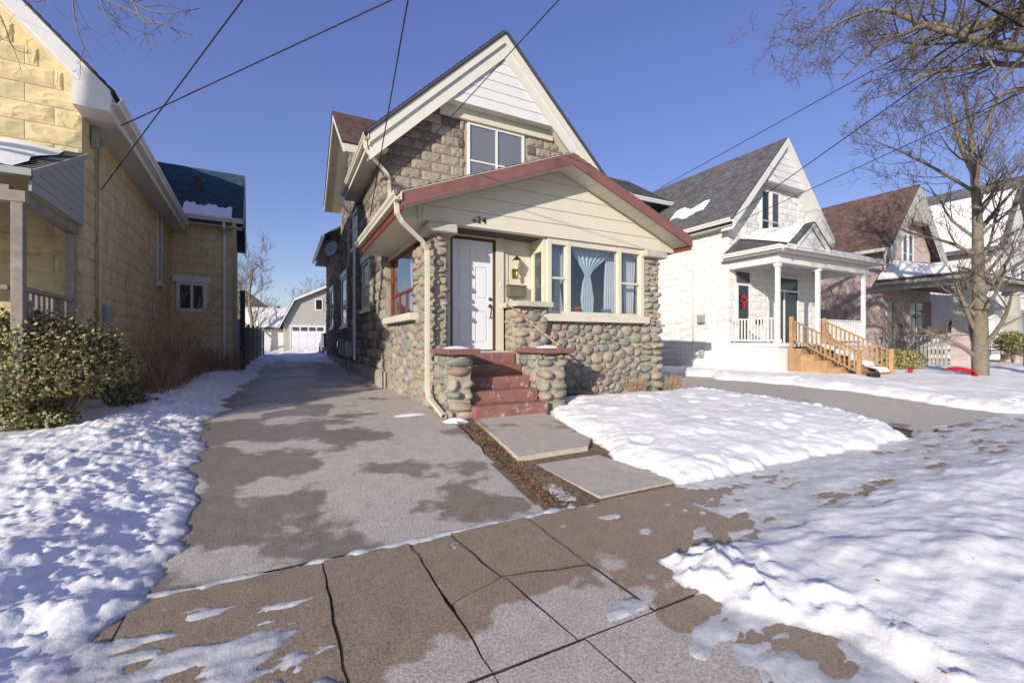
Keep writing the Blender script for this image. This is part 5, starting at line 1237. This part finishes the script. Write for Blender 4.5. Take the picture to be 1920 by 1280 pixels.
for k in range(8): p = a.lerp(b_, k/7); MB().tube([p, p-Z_*.75], .013, 5).build('baluster', 'iron', IR, True)
FH = thing('white_house', 'tall white clapboard house with snowy dark roof beyond the pink house', 'house', (36, 8.5, .2))
fh = MB(); fh.prism([(33.2, 8.6, 0), (39, 8.6, 0), (39, 8.6, 6.6), (36.1, 8.6, 10.2), (33.2, 8.6, 6.6)], (0, 11, 0)); fh.build('wall', 'white_siding', FH)
roofplane('roof', (32.7, 8.1, 6.0), (32.7, 20, 6.0), (36.1, 8.1, 10.4), (36.1, 20, 10.4), 'shingle_grey', FH, .05); roofplane('roof', (39.5, 8.1, 6.0), (39.5, 20, 6.0), (36.1, 8.1, 10.4), (36.1, 20, 10.4), 'shingle_grey', FH, .05)
for k in range(3): window(FH, (34+k*1.5, 8.6, 3.9), X_, (0, -1, 0), .9, 1.5, 'white_trim', 'glass_dark', .08, True, (), [(0, .75)], proud=.04)
for k in range(2): window(FH, (33.2, 15.5-k*3, 3.8), (0, -1, 0), (-1, 0, 0), .9, 1.5, 'white_trim', 'glass_dark', .08, True, (), [(0, .75)], proud=.04); window(FH, (33.2, 13.5-k*3, 1.2), (0, -1, 0), (-1, 0, 0), .9, 1.4, 'white_trim', 'glass_grey', .08, True, (.45,), [(0, .7), (1, .7)], proud=.04)
MB().box(33.0, 39, 6.6, 8.6, 2.9, 3.1).build('porch_roof', 'white_trim', FH); MB().box(33.0, 33.2, 6.7, 6.9, .3, 2.9).box(36, 36.2, 6.7, 6.9, .3, 2.9).build('porch_post', 'white_trim', FH)
s = MB()
for i in range(12):
    for k in range(6): t_ = k/5; x = 32.85+2.6*t_; s.v.append((x, 8.3+8*i/11, 6.0+4.4*(x-32.7)/3.4+.10+(.10 if 0 < k < 5 else .0)))
for i in range(11):
    for k in range(5): a = i*6+k; s.f.append((a, a+1, a+7, a+6))
snowobj(s, 'snow on the steep roof of the far white house')
# ------------------------------------------------------------------ garage and things at the back
GA = thing('garage', 'beige gambrel roofed garage with white panel door at the driveway end', 'garage', (3, 38, .4))
gy = 38.; gpts = [(.05, .35), (.05, 2.75), (.85, 4.45), (3.8, 5.9), (6.75, 4.45), (7.55, 2.75), (7.55, .35)]
MB().prism([(x, gy, z) for x, z in gpts], (0, 7, 0)).build('wall', 'garage_siding', GA)
def gsp(z):
    if z < 2.75: return (.05, 7.55)
    if z < 4.45: k = (z-2.75)/1.7*.8; return (.05+k, 7.55-k)
    k = .8+(z-4.45)/1.45*2.95; return (.05+k, 7.55-k)
boards(GA, 'siding_board', 'garage_siding', (0, gy-.002, 0), X_, (0, -1, 0), gsp, 2.62, 5.8, .2, .02, .004)
MB().box(.05, .5, gy-.02, gy-.003, .4, 2.6).box(3.05, 7.5, gy-.02, gy-.003, .4, 2.6).build('siding_board', 'garage_siding', GA)
for (a, b_) in (((-.25, 2.45), (.8, 4.6)), ((.8, 4.6), (3.8, 6.08)), ((7.85, 2.45), (6.8, 4.6)), ((6.8, 4.6), (3.8, 6.08))):
    roofplane('roof', (a[0], gy-.35, a[1]), (a[0], gy+7, a[1]), (b_[0], gy-.35, b_[1]), (b_[0], gy+7, b_[1]), 'shingle_grey', GA, .05)
    MB().prism([(a[0], gy-.36, a[1]-.16), (b_[0], gy-.36, b_[1]-.16), (b_[0], gy-.36, b_[1]+.05), (a[0], gy-.36, a[1]+.05)], (0, .03, 0)).build('rake_board', 'white_trim', GA)
gd = MB(); gd.box(.58, 2.95, gy-.03, gy-.004, .4, 2.52); gdo = gd.build('garage_door', 'white_door', GA)
for i in range(4):
    x = .64+i*.58; sub(MB().box(x+.03, x+.52, gy-.036, gy-.031, 2.12, 2.42).build('pane', 'glass_grey', None), gdo)
    for j in range(3): sub(MB().box(x+.05, x+.5, gy-.042, gy-.031, .52+j*.53, .92+j*.53).build('panel', 'white_door', None, bevel=.008), gdo)
MB().box(.5, .578, gy-.06, gy-.003, .4, 2.6).box(2.952, 3.04, gy-.06, gy-.003, .4, 2.6).box(.578, 2.952, gy-.06, gy-.003, 2.522, 2.6).build('door_frame', 'white_trim', GA)
window(GA, (2.25, gy-.02, 3.75), X_, (0, -1, 0), .62, .95, 'white_trim', 'glass_dark', .09, False, proud=.05)
CA = thing('parked_car', 'dark car with red tail light parked behind the stone house', 'car', (3.0, 29, .4))
gz_ = gz(28); cx0, cx1, cy0, cy1 = 2.12, 3.9, 27.6, 31.8
prof = [(cy0, .35), (cy0-.05, .62), (cy0+.02, .95), (cy0+.35, 1.45), (cy0+1.9, 1.47), (cy0+2.7, .98), (cy1, .85), (cy1+.05, .4)]
MB().prism([(cx0, y, z+gz_) for y, z in prof], (cx1-cx0, 0, 0)).build('body', 'car_paint', CA, bevel=.05)
for x in (cx0+.02, cx1-.02):
    MB().ob((x, cy0-.01, gz_+.78), X_, Y_, Z_, (-.04, .14) if x < 3 else (-.14, .04), (-.06, .12), (-.02, .45)).build('tail_light', 'tail_light', CA, bevel=.02)
    for y in (cy0+.75, cy1-.8): MB().tube([(x-.04, y, gz_+.31), (x+.04, y, gz_+.31)], .31, 18).build('wheel', 'tyre', CA, True)
MB().box(cx0-.02, cx1+.02, cy0-.10, cy0+.1, gz_+.38, gz_+.62).build('bumper', 'meter', CA, bevel=.04)
MB().prism([(cx0+.12, cy0+.10, gz_+1.0), (cx1-.12, cy0+.10, gz_+1.0), (cx1-.18, cy0+.32, gz_+1.40), (cx0+.18, cy0+.32, gz_+1.40)], (0, -.03, .0)).build('rear_window', 'glass_dark', CA)
FN = thing('board_fence', 'weathered board fence running back beside the driveway', 'fence', (-1.15, 20, .3))
for k in range(62):
    y = 18.0+k*.2; x = -1.35+.02*(y-18)
    MB().box(x, x+.02, y, y+.17, gz(y)-.05, gz(y)+1.6+.03*math.sin(k*1.7)).build('board', 'old_wood', FN)
for k in range(6): y = 18.0+k*2.4; x = -1.33+.02*(y-18); MB().box(x+.022, x+.11, y, y+.09, gz(y)-.05, gz(y)+1.72).build('post', 'old_wood', FN)
MB().prism([(-1.328, 18, .7), (-1.29, 18, .7), (-1.29, 18, .78), (-1.328, 18, .78)], (.25, 12.4, .1)).prism([(-1.328, 18, 1.5), (-1.29, 18, 1.5), (-1.29, 18, 1.58), (-1.328, 18, 1.58)], (.25, 12.4, .1)).build('rail', 'old_wood', FN)
p = atD(455, 690, 14.6)
tag(MB().box(p.x-.07, p.x+.07, p.y-.07, p.y+.07, gz(p.y)-.1, 3.0).build('gate_post', 'slate_dark', None, bevel=.01), 'tall dark gate post at the corner of the yellow house', 'post')
GT = thing('gate', 'grey boarded gate between yellow house and tall post', 'gate', (-1.4, 17, .3))
for k in range(5): MB().box(p.x-.75+k*.135, p.x-.62+k*.135, p.y+.1, p.y+.13, gz(p.y), 2.05).build('board', 'grey_siding', GT)
MB().box(p.x-.75, p.x-.08, p.y+.131, p.y+.16, .7, .8).box(p.x-.75, p.x-.08, p.y+.131, p.y+.16, 1.7, 1.8).build('rail', 'grey_siding', GT)
BH = thing('brick_house', 'red brick house far behind the board fence', 'house', (-4, 50, .4))
MB().box(-9, -1.2, 50, 58, 0, 4.2).build('wall', 'brick_far', BH); roofplane('roof', (-9.5, 49.6, 4.2), (-.7, 49.6, 4.2), (-7, 54, 6.6), (-3.4, 54, 6.6), 'shingle_grey', BH, .05); roofplane('roof', (-.7, 49.6, 4.2), (-.7, 58.4, 4.2), (-3.4, 54, 6.6), (-3.4, 54.01, 6.6), 'shingle_grey', BH, .05)
window(BH, (-3.6, 50, 1.6), X_, (0, -1, 0), 1.3, 1.3, 'white_trim', 'glass_dark', .1, True, proud=.05)
SH = thing('shed', 'low white shed with snowy roof beside the garage', 'shed', (-1, 43, .4))
MB().box(-2.6, .9, 43, 47, 0, 2.3).build('wall', 'white_siding', SH); roofplane('roof', (-3, 42.6, 2.3), (1.2, 42.6, 2.3), (-3, 45, 4.3), (1.2, 45, 4.3), 'shingle_grey', SH, .05, under='white_trim'); MB().prism([(-2.6, 43.2, 2.3), (-2.6, 45, 4.1), (-2.6, 46.8, 2.3)], (3.5, 0, 0)).build('gable', 'white_siding', SH)
s = MB()
for i in range(9):
    for k in range(5): s.v.append((-2.9+4.0*i/8, 42.7+2.2*k/4, 2.42+.833*(.1+2.2*k/4)+(.1 if 0 < k < 4 else 0)))
for i in range(8):
    for k in range(4): a = i*5+k; s.f.append((a, a+5, a+6, a+1))
snowobj(s, 'snow on the shed roof beside the garage')
# ------------------------------------------------------------------ trees, shrubs, wires
def grow(mb, fine, p, d, L, r, depth, rr, up=.15, spread=.7, wig=.18, kids=(3, 5), minr=.004):
    n = max(2, int(L/.28)); pts = [V(p)]; rad = [r]; d = V(d).normalized(); seg = L/n
    for i in range(n):
        d = (d+V((rr.gauss(0, wig), rr.gauss(0, wig), rr.gauss(0, wig)+up*.25))).normalized(); pts.append(pts[-1]+d*seg); rad.append(max(minr*.7, r*(1-.75*(i+1)/n)))
    (mb if r > .03 else fine).tube(pts, rad, 7 if r > .06 else (5 if r > .02 else 3), caps=False)
    if depth <= 0: return
    for k in range(rr.randint(*kids)):
        t_ = rr.uniform(.25, 1.0); i = min(n-1, int(t_*n)); q = pts[i].lerp(pts[i+1], t_*n-i)
        ax = (pts[i+1]-pts[i]).normalized(); sdv = V((rr.gauss(0, 1), rr.gauss(0, 1), rr.gauss(0, .8))); sdv = (sdv-ax*sdv.dot(ax)).normalized()
        nd = (ax*(1-spread*.5)+sdv*spread+Z_*up).normalized()
        grow(mb, fine, q, nd, L*rr.uniform(.42, .68), max(minr, rad[i]*rr.uniform(.45, .65)), depth-1, rr, up, spread, wig, kids, minr)
def limb(mb, fine, pts, r0, r1, rr, nk, kl, depth, up=.15, kids=(3, 5), minr=.004, spread=.75):
    pts = [V(p) for p in pts]; dense = []
    for i in range(len(pts)-1):
        for k in range(4):
            t_ = k/4; p0 = pts[max(i-1, 0)]; p1, p2 = pts[i], pts[i+1]; p3 = pts[min(i+2, len(pts)-1)]
            dense.append(.5*((2*p1)+(p2-p0)*t_+(2*p0-5*p1+4*p2-p3)*t_*t_+(3*p1-p0-3*p2+p3)*t_**3))
    dense.append(pts[-1]); n = len(dense)
    rad = [r0+(r1-r0)*i/(n-1) for i in range(n)]
    mb.tube(dense, rad, 12 if r0 > .12 else 8)
    for k in range(nk):
        t_ = .18+.82*(k+rr.random())/nk; i = min(n-2, int(t_*(n-1))); ax = (dense[i+1]-dense[i]).normalized(); sdv = V((rr.gauss(0, 1), rr.gauss(0, 1), rr.gauss(0, .8))); sdv = (sdv-ax*sdv.dot(ax)).normalized()
        grow(mb, fine, dense[i], (ax*.5+sdv*spread+Z_*up).normalized(), kl*rr.uniform(.6, 1.2)*(1.1-.4*t_), max(minr*1.5, rad[i]*.42), depth, rr, up, spread, .14, kids, minr)
def finish_tree(name, label, loc, mb, fine, group=None):
    t_ = thing(name, label, 'tree', loc, group); mb.build('trunk', 'bark', t_, True)
    if fine.f: fine.build('crown', 'twig', t_, True)
    return t_
rr = random.Random(77)
# street tree before the pink house
tb = onG(1838, 714); mb, fi = MB(), MB()
T = lambda u, v, dd=0: atD(u, v, tb.dot(FW)+dd)
tz = gz(tb.y)
limb(mb, fi, [V((tb.x, tb.y, tz-.1)), V((tb.x, tb.y, tz+.25)), T(1838, 600), T(1834, 500), T(1832, 400), T(1826, 320), T(1820, 250), T(1806, 160)], .22, .032, rr, 30, 2.0, 3, .35, (3, 4), .0055)
limb(mb, fi, [T(1828, 330), T(1800, 270, .2), T(1782, 200, .4), T(1760, 130, .5)], .075, .018, rr, 14, 1.5, 3, .35, (3, 4), .0055)
limb(mb, fi, [T(1838, 560), T(1868, 520, -.3), T(1905, 470, -.6), T(1960, 430, -.8)], .06, .015, rr, 9, 1.8, 3, .35, (3, 4), .0055)
limb(mb, fi, [T(1840, 545), T(1880, 530, .4), T(1930, 505, .8)], .045, .015, rr, 6, 1.6, 3, .35, (3, 4), .0055)
limb(mb, fi, [T(1832, 480), T(1780, 455, .3), T(1720, 440, .6), T(1675, 425, .9)], .06, .015, rr, 10, 1.2, 3, .35, (3, 4), .0055)
limb(mb, fi, [T(1830, 440), T(1880, 380, .2), T(1925, 330, .4)], .07, .02, rr, 9, 1.6, 3, .35, (3, 4), .0055)
limb(mb, fi, [T(1828, 360), T(1760, 320, -.3), T(1690, 285, -.5), T(1640, 265, -.7)], .05, .012, rr, 12, 1.3, 3, .35, (3, 4), .0055)
finish_tree('street_tree', 'bare street tree with mottled trunk before the pink house', (tb.x, tb.y, tz), mb, fi)
# big tree whose limbs reach in from the right
mb, fi = MB(), MB(); B = lambda u, v, d=8.6: atD(u, v, d)
base = V((16.2, .8, 0)); 
limb(mb, fi, [base-Z_*.1, base+Z_*2, base+V((-.1, .1, 4.5)), base+V((-.3, .3, 6.5)), base+V((-.4, .5, 9))], .36, .16, rr, 3, 3, 3, .15)
limb(mb, fi, [base+V((-.2, .2, 5.6)), B(2000, 30), B(1920, 30), B(1850, 45), B(1795, 60), B(1755, 45), B(1700, 60), B(1640, 90), B(1580, 150)], .15, .012, rr, 28, 1.25, 3, .02, (3, 4), .005)
limb(mb, fi, [base+V((-.2, .2, 5.2)), B(2000, 90), B(1920, 90), B(1850, 82), B(1800, 65), B(1740, 50), B(1660, 20), B(1600, 30), B(1545, 60)], .12, .01, rr, 24, 1.2, 3, .0, (3, 4), .005)
limb(mb, fi, [base+V((-.2, .3, 4.6)), B(2000, 150, 9.4), B(1920, 165, 9.4), B(1870, 185, 9.4), B(1850, 240, 9.4), B(1820, 290, 9.4)], .085, .012, rr, 12, 1.1, 3, -.02, (3, 4), .0035)
limb(mb, fi, [base+V((-.2, .3, 4.9)), B(2000, 110, 9), B(1920, 122, 9), B(1860, 120, 9), B(1800, 130, 9), B(1740, 140, 9), B(1680, 170, 9), B(1620, 190, 9)], .08, .008, rr, 20, 1.1, 3, .02, (3, 4), .005)
limb(mb, fi, [base+V((-.3, .3, 6.2)), B(1990, -60), B(1900, -70), B(1800, -50), B(1700, -30), B(1600, -20), B(1540, 20)], .12, .008, rr, 24, 1.4, 3, -.04, (3, 4), .005)
finish_tree('street_tree', 'large bare tree whose limbs hang across the upper right sky', base, mb, fi)
# tree at the left whose twigs hang into the sky
mb, fi = MB(), MB(); base = V((-10.5, 3.2, 0)); B = lambda u, v, d=6.: atD(u, v, d)
limb(mb, fi, [base-Z_*.1, base+Z_*2.5, base+V((.3, 0, 5)), base+V((.8, .2, 8))], .28, .12, rr, 2, 2, 2)
limb(mb, fi, [base+V((.3, 0, 5.2)), V((-7, 4, 7.0)), V((-4.5, 4.8, 7.4)), B(180, -110), B(300, -60)], .12, .015, rr, 4, .7, 2, -.2, (2, 3), .0035)
for pts in ([(160, -80), (190, -10), (240, 18), (300, 44), (335, 28)], [(140, -60), (137, 5), (146, 60), (170, 112)], [(190, -60), (250, 5), (310, 25), (375, 16)], [(240, -20), (270, 40), (305, 45), (350, 72)], [(-40, -40), (5, 40), (25, 90), (58, 100)], [(82, -40), (83, 10)], [(180, -20), (200, 30), (220, 50)]):
    limb(mb, fi, [B(u, v) for u, v in pts], .012, .004, rr, 6, .45, 1, -.1, (1, 3), .003)
finish_tree('street_tree', 'bare tree whose thin twigs hang over the yellow house gable', base, mb, fi)
# trees in the distance
for k, (u, v, d, h, sd_) in enumerate(((470, 640, 36, 9.0, 1), (585, 640, 62, 9.5, 2), (600, 640, 56, 8.6, 3), (560, 640, 70, 8.5, 4), (500, 640, 75, 7, 5), (448, 640, 40, 8, 6))):
    p = atD(u, v, d); r3 = random.Random(sd_); mb, fi = MB(), MB(); p.z = .4
    limb(mb, fi, [p-Z_*.1, p+V((.1, 0, h*.25)), p+V((-.1, .2, h*.5)), p+V((.2, .1, h*.78))], h*.022, .03, r3, 16, h*.36, 3, .35, (3, 4), .012)
    finish_tree('distant_tree', 'bare leafless tree in the distance between the yellow house and garage', p, mb, fi, 'bare trees behind the garage')
p = atD(522, 640, 66); p.z = .4; et = thing('evergreen_tree', 'dark evergreen tree top showing beside the garage roof', 'tree', p); MB().tube([p, p+Z_*5.5], [.15, .03], 8).build('trunk', 'bark', et); s = MB(); r3 = random.Random(5)
for i in range(1500):
    z = r3.uniform(.8, 6.2); q = (6.6-z)*.36*math.sqrt(r3.random()); a = r3.uniform(0, 6.28); c_ = p+V((q*math.cos(a), q*math.sin(a), z)); d = V((math.cos(a), math.sin(a), -.3))*.35; e = V((-math.sin(a), math.cos(a), 0))*.09; s.poly([c_-d*.3-e, c_+d, c_-d*.3+e])
s.build('crown', 'evergreen', et)
# leaves
def leaves(n, blobs, size, rr, up=.4):
    s = MB()
    for i in range(n):
        c_, r_ = rr.choice(blobs); dv = V((rr.gauss(0, 1), rr.gauss(0, 1), rr.gauss(0, 1))).normalized(); q = rr.random()**.35
        p = V(c_)+V((dv.x*r_[0], dv.y*r_[1], dv.z*r_[2]))*q
        if p.z < gz(p.y)+.03: continue
        ax = (V((rr.gauss(0, 1), rr.gauss(0, 1), rr.gauss(0, 1)))+dv*.8).normalized(); b1 = (ax.cross(dv+V((.01, .02, .03)))).normalized(); nn_ = ax.cross(b1); L = size*rr.uniform(.6, 1.3)
        s.v += [tuple(p), tuple(p+ax*L*.5+b1*L*.32+nn_*L*.1), tuple(p+ax*L), tuple(p+ax*L*.5-b1*L*.32+nn_*L*.1), tuple(p+ax*L*.5-nn_*L*.03)]
        k = len(s.v)-5; s.f += [(k, k+1, k+4), (k+1, k+2, k+4), (k+2, k+3, k+4), (k+3, k, k+4)]
    return s
rr = random.Random(9)
def bush(name, label, c, blobs, n, size, mats, stems=14, group=None):
    t_ = thing(name, label, 'shrub', c, group); 
    for m_, fr_ in mats: leaves(int(n*fr_), blobs, size, rr).build('foliage', m_, t_)
    s = MB()
    for k in range(stems):
        b0, r_ = rr.choice(blobs); q = V(b0)+V((rr.uniform(-.6, .6)*r_[0], rr.uniform(-.6, .6)*r_[1], rr.uniform(-.2, .8)*r_[2])); s.tube([V(c), V(c).lerp(q, .5)+V((rr.gauss(0, .05), rr.gauss(0, .05), .05)), q], [.014, .009, .004], 4)
    s.build('stems', 'dry_stem', t_, True); return t_
def G(u, v, d): return atD(u, v, d)
bl = [(G(70, 640, 5.4), (.55, .5, .42)), (G(150, 650, 5.7), (.5, .45, .36)), (G(30, 690, 5.0), (.6, .5, .38)), (G(120, 700, 5.4), (.55, .5, .33)), (G(200, 690, 6.0), (.42, .4, .26)), (G(60, 622, 5.6), (.34, .3, .26)), (G(15, 630, 5.2), (.3, .3, .28)), (G(180, 660, 6.0), (.35, .3, .3))]
cb = G(100, 735, 5.5); cb.z = gz(cb.y)
bush('evergreen_shrub', 'large yellow-green broadleaf shrub before the yellow house porch', cb, bl, 11500, .05, (('leaf_olive', .55), ('leaf_yellow', .27), ('leaf_dark', .18)), 60)
bl2 = [(G(50, 755, 5.3), (.3, .25, .12)), (G(15, 785, 5.0), (.35, .25, .12)), (G(95, 785, 5.2), (.25, .22, .1)), (G(30, 740, 5.0), (.3, .25, .14))]; c2 = G(50, 790, 5.2); c2.z = gz(c2.y)+.1
bush('evergreen_shrub', 'low spreading green shrub lying on the snow bank', c2, bl2, 2600, .05, (('leaf_olive', .6), ('leaf_dark', .4)), 8)
bl3 = [(G(195, 735, 6.4), (.35, .3, .1)), (G(240, 750, 6.6), (.3, .3, .08)), (G(210, 715, 6.8), (.4, .3, .14)), (G(270, 755, 7.0), (.25, .2, .06))]; c3 = G(215, 750, 6.6); c3.z = gz(c3.y)+.1
bush('evergreen_shrub', 'dark green low branches poking through snow beside the dry weeds', c3, bl3, 2200, .045, (('leaf_olive', .35), ('leaf_dark', .65)), 10)
fb_ = thing('berry_branch', 'branch of orange firethorn berries over the snow', 'branch', G(190, 700, 6.)); s = MB(); st_ = MB()
for pts in ([(155, 690), (190, 692), (215, 700), (240, 710)], [(195, 680), (215, 674), (225, 672)]):
    w3 = [G(u, v, 5.9) for u, v in pts]; st_.tube(w3, .006, 5)
    for i in range(len(w3)-1):
        for k in range(28):
            c_ = w3[i].lerp(w3[i+1], rr.random())+V((rr.gauss(0, .018), rr.gauss(0, .018), rr.gauss(0, .018))); r_ = .009; n0_ = len(s.v); s.v += [tuple(c_+V(x)*r_) for x in ((1, 0, 0), (-1, 0, 0), (0, 1, 0), (0, -1, 0), (0, 0, 1), (0, 0, -1))]; s.f += [tuple(n0_+q for q in f_) for f_ in ((0, 2, 4), (2, 1, 4), (1, 3, 4), (3, 0, 4), (2, 0, 5), (1, 2, 5), (3, 1, 5), (0, 3, 5))]
s.build('berries', 'berry', fb_, True); st_.build('stem', 'dry_stem', fb_)
# dry weeds along the yellow wall
s = MB(); sl2 = MB()
for i in range(1500):
    t_ = rr.uniform(.6, 8.2)**1.0; x = rr.uniform(.12, 1.0) if t_ < 7 else rr.uniform(.1, 1.9); t2 = t_ if x < 1.0 else t_-.6
    p = yp(x, t2, 0); p.z = gz(p.y)+.02; h = rr.uniform(.3, 1.15)*(1.35 if rr.random() < .12 else .8); ln = V((rr.gauss(.05, .22), rr.gauss(-.05, .22), 0))
    q = p+ln*h*.6+Z_*h*.6; e = p+ln*h*1.3+Z_*h; s.tube([p, q, e], [.006, .004, .002], 3, False)
    for k in range(2):
        b0 = p.lerp(e, rr.uniform(.4, .9)); s.tube([b0, b0+V((rr.gauss(0, .1), rr.gauss(0, .1), rr.uniform(.05, .2)))], [.003, .0015], 3, False)
    if rr.random() < .6:
        for k in range(3):
            c_ = p.lerp(e, rr.uniform(.3, 1)); a = rr.uniform(0, 6.28); d = V((math.cos(a), math.sin(a), rr.uniform(-.5, .5)))*.035; f_ = V((-math.sin(a), math.cos(a), .3))*.013; sl2.poly([c_-d, c_+f_, c_+d, c_-f_])
wd = thing('dry_weeds', 'tangle of brown dry weeds along the yellow wall', 'weeds', yp(.6, 4, .2)); s.build('stems', 'dry_stem', wd)['kind'] = 'stuff'; sl2.build('dead_leaves', 'leaf_dry', wd)['kind'] = 'stuff'
mb, fi = MB(), MB(); r3 = random.Random(21)
for k in range(9):
    p = yp(r3.uniform(.4, 1.1), r3.uniform(.6, 3.5), .3); grow(mb, fi, p, V((r3.gauss(0, .25), r3.gauss(0, .25), 1)), r3.uniform(1.2, 2.1), .014, 2, r3, .25, .5, .08, (3, 5), .003)
sp_ = thing('bare_shrub', 'leggy leafless shrub with reddish twigs against the yellow wall', 'shrub', yp(.6, 2, .3)); fi.build('stems', 'dry_stem', sp_, True)
# dry plants at the foot of the cobblestone wall
for k, (x, y, n, sz, lab) in enumerate(((4.85, 6.75, 260, .22, 'rust-brown dry ground plants at the cobblestone wall foot'), (6.35, 6.7, 380, .36, 'dry olive plant clump against the cobblestone wall under the window'), (7.45, 6.75, 260, .38, 'thin dry plant at the foot of the right porch pier'))):
    s = MB(); z0 = gz(y)
    for i in range(n):
        wd_ = .9 if k == 0 else .28
        p = V((x+rr.uniform(-wd_, wd_)*.6, y+rr.gauss(0, .05), z0+.02)); h = sz*rr.uniform(.3, 1.2)*(.7 if k == 0 else 1); e = p+V((rr.gauss(0, .09), rr.gauss(-.03, .06), h)); s.tube([p, e], [.004, .0015], 3, False)
        for q in range(2): c_ = p.lerp(e, rr.uniform(.3, 1)); a = rr.uniform(0, 6.28); d = V((math.cos(a), math.sin(a), rr.uniform(-.3, .6)))*.02; f_ = V((-math.sin(a), math.cos(a), .2))*.009; s.poly([c_-d, c_+f_, c_+d, c_-f_])
    tag(s.build('dry_plant', 'leaf_dry' if k == 0 else 'dry_stem', None), lab, 'plant')
# shrubs by the neighbours
hb_ = G(1690, 672, 15.6); hb_.z = gz(hb_.y); bush('hedge', 'small clipped yellow-green hedge beside the cedar stairs', hb_, [(hb_+V((dx, dy, .45)), (.42, .42, .42)) for dx in (-.3, .3) for dy in (-.2, .25)], 5200, .06, (('leaf_yellow', .55), ('leaf_olive', .3), ('leaf_dark', .15)), 6)
hb2 = G(1900, 672, 19.5); hb2.z = gz(hb2.y); bush('evergreen_shrub', 'rounded shrub on bare stems beyond the iron railing', hb2, [(hb2+V((dx, 0, 1.1)), (.5, .5, .5)) for dx in (-.6, .0, .7)], 4200, .08, (('leaf_olive', .5), ('leaf_dark', .5)), 16)
mb, fi = MB(), MB(); r3 = random.Random(31); c_ = V((22.2, 10.8, .25))
for k in range(13): grow(mb, fi, c_+V((r3.gauss(0, .25), r3.gauss(0, .25), 0)), V((r3.gauss(0, .35), r3.gauss(0, .35), 1)), r3.uniform(1.5, 2.7), .022, 3, r3, .2, .6, .1, (3, 4), .005)
sb_ = thing('bare_shrub', 'bare reddish shrub between the white porch and pink wall', 'shrub', c_); fi.build('stems', 'twig', sb_, True)
mb, fi = MB(), MB(); c_ = V((23.2, 8.6, .25))
for k in range(9): grow(mb, fi, c_+V((r3.gauss(0, .25), r3.gauss(0, .25), 0)), V((r3.gauss(0, .3), r3.gauss(0, .3), 1)), r3.uniform(1.2, 2.6), .018, 3, r3, .2, .6, .1, (3, 4), .005)
sb_ = thing('bare_shrub', 'bare tangled shrub before the narrow pink house window', 'shrub', c_); fi.build('stems', 'twig', sb_, True)
# red decorations lying in the snow
for k, (u, v, a0, a1, R, lab) in enumerate(((1800, 704, -1.5, 2.3, .42, 'long curved red cloth ribbon lying in snow by the tree trunk'), (1722, 700, 1.6, 3.6, .26, 'short red cloth scrap lying in the snow by the hedge'))):
    c_ = onG(u, v, .15); c_.z = gz(c_.y)+.24; s = MB(); n = 18
    for i in range(n+1):
        a = a0+(a1-a0)*i/n; w_ = .13*math.sin(math.pi*min(1, max(.06, i/n)))**.6+.015; dv = RT*math.cos(a)+FW*.55*math.sin(a)+Z_*.28*math.sin(a)
        p = c_+dv*R; s.v += [tuple(p+Z_*w_*.5+dv*-.03), tuple(p+dv*.05), tuple(p-Z_*w_*.6+dv*.02)]
    for i in range(n):
        for q in range(2): a = i*3+q; s.f.append((a, a+1, a+4, a+3))
    o_ = s.build('red_ribbon', 'red_cloth', None, True); md = o_.modifiers.new('s', 'SOLIDIFY'); md.thickness = .03; tag(o_, lab, 'ribbon')
# ------------------------------------------------------------------ overhead wires
def wire(label, p0, px, r_, py, pz, sag=.0, n=40):
    """from p0 on a house towards a pole at depth py, height pz, seen passing over pixel px"""
    c = V((0, 0, CZ)); D1 = p0-c; D2 = ray(*px)
    # c + s*D1 + t*D2 with y = py, z = pz
    A = np.array([[D1.y, D2.y], [D1.z, D2.z]]); s_, t_ = np.linalg.solve(A, np.array([py-c.y, pz-c.z])); p1 = c+D1*float(s_)+D2*float(t_)
    pts = []
    for i in range(n+1):
        k = i/n; p = p0.lerp(p1, k); pts.append(p-Z_*sag*4*k*(1-k))
    s = MB(); s.tube(pts, r_, 5); return tag(s.build('overhead_wire', 'wire', None, True), label, 'wire', None)
wire('thin black wire from the yellow house side wall up over the driveway', yp(.1, .5, atD(165, 345, 6.9).z), (455, 0), .008, -9, 8.5)
wire('thick twisted black cable from the yellow house eave bracket', yp(.3, .3, 4.75), (735, 0), .009, -9, 8.2)
wire('black wire running down to the stone house side wall', V((2.12, 12.6, atX(690, 420, 2.12).z)), (765, 0), .011, -9, 9.0)
wire('black wire ending at the front corner of the stone house', atY(733, 342, 10.4), (1048, 0), .008, -9, 8.5)
wire('grey wire passing above the white house roof ridge', atY(1238, 352, 13.9), (1841, 20), .012, -7, 9.0)
wire('upper black wire ending at the white house eave corner', atX(1345, 428, 13.9), (1890, 43), .012, -7, 8.6)
wire('lower black wire ending at the white house eave corner', atX(1350, 432, 13.9), (1920, 172), .010, -7, 7.0)
wire('thick cable bundle crossing the tree at the upper right', atD(1815, -10, 7.5), (1930, 58), .022, 1.5, 6.4)

# a few blown leaves on the snow
s = MB(); r3 = random.Random(8)
for i in range(45):
    x, y = r3.uniform(2.1, 7), r3.uniform(.3, 1.8)
    zz = float(gzv(np.array([y]))[0]+max(0, t_right(np.array([x]), np.array([y]))[0]))+.006; a = r3.uniform(0, 6.3); l = r3.uniform(.005, .014); ca, sa = math.cos(a)*l, math.sin(a)*l
    s.poly([(x-ca, y-sa, zz), (x+sa*.5, y-ca*.5, zz+.003), (x+ca, y+sa, zz+.003), (x-sa*.5, y+ca*.5, zz)])
tag(s.build('blown_leaves', 'leaf_dry', None), 'scattered brown leaf bits lying on the right snow bank', 'leaves', kind='stuff')
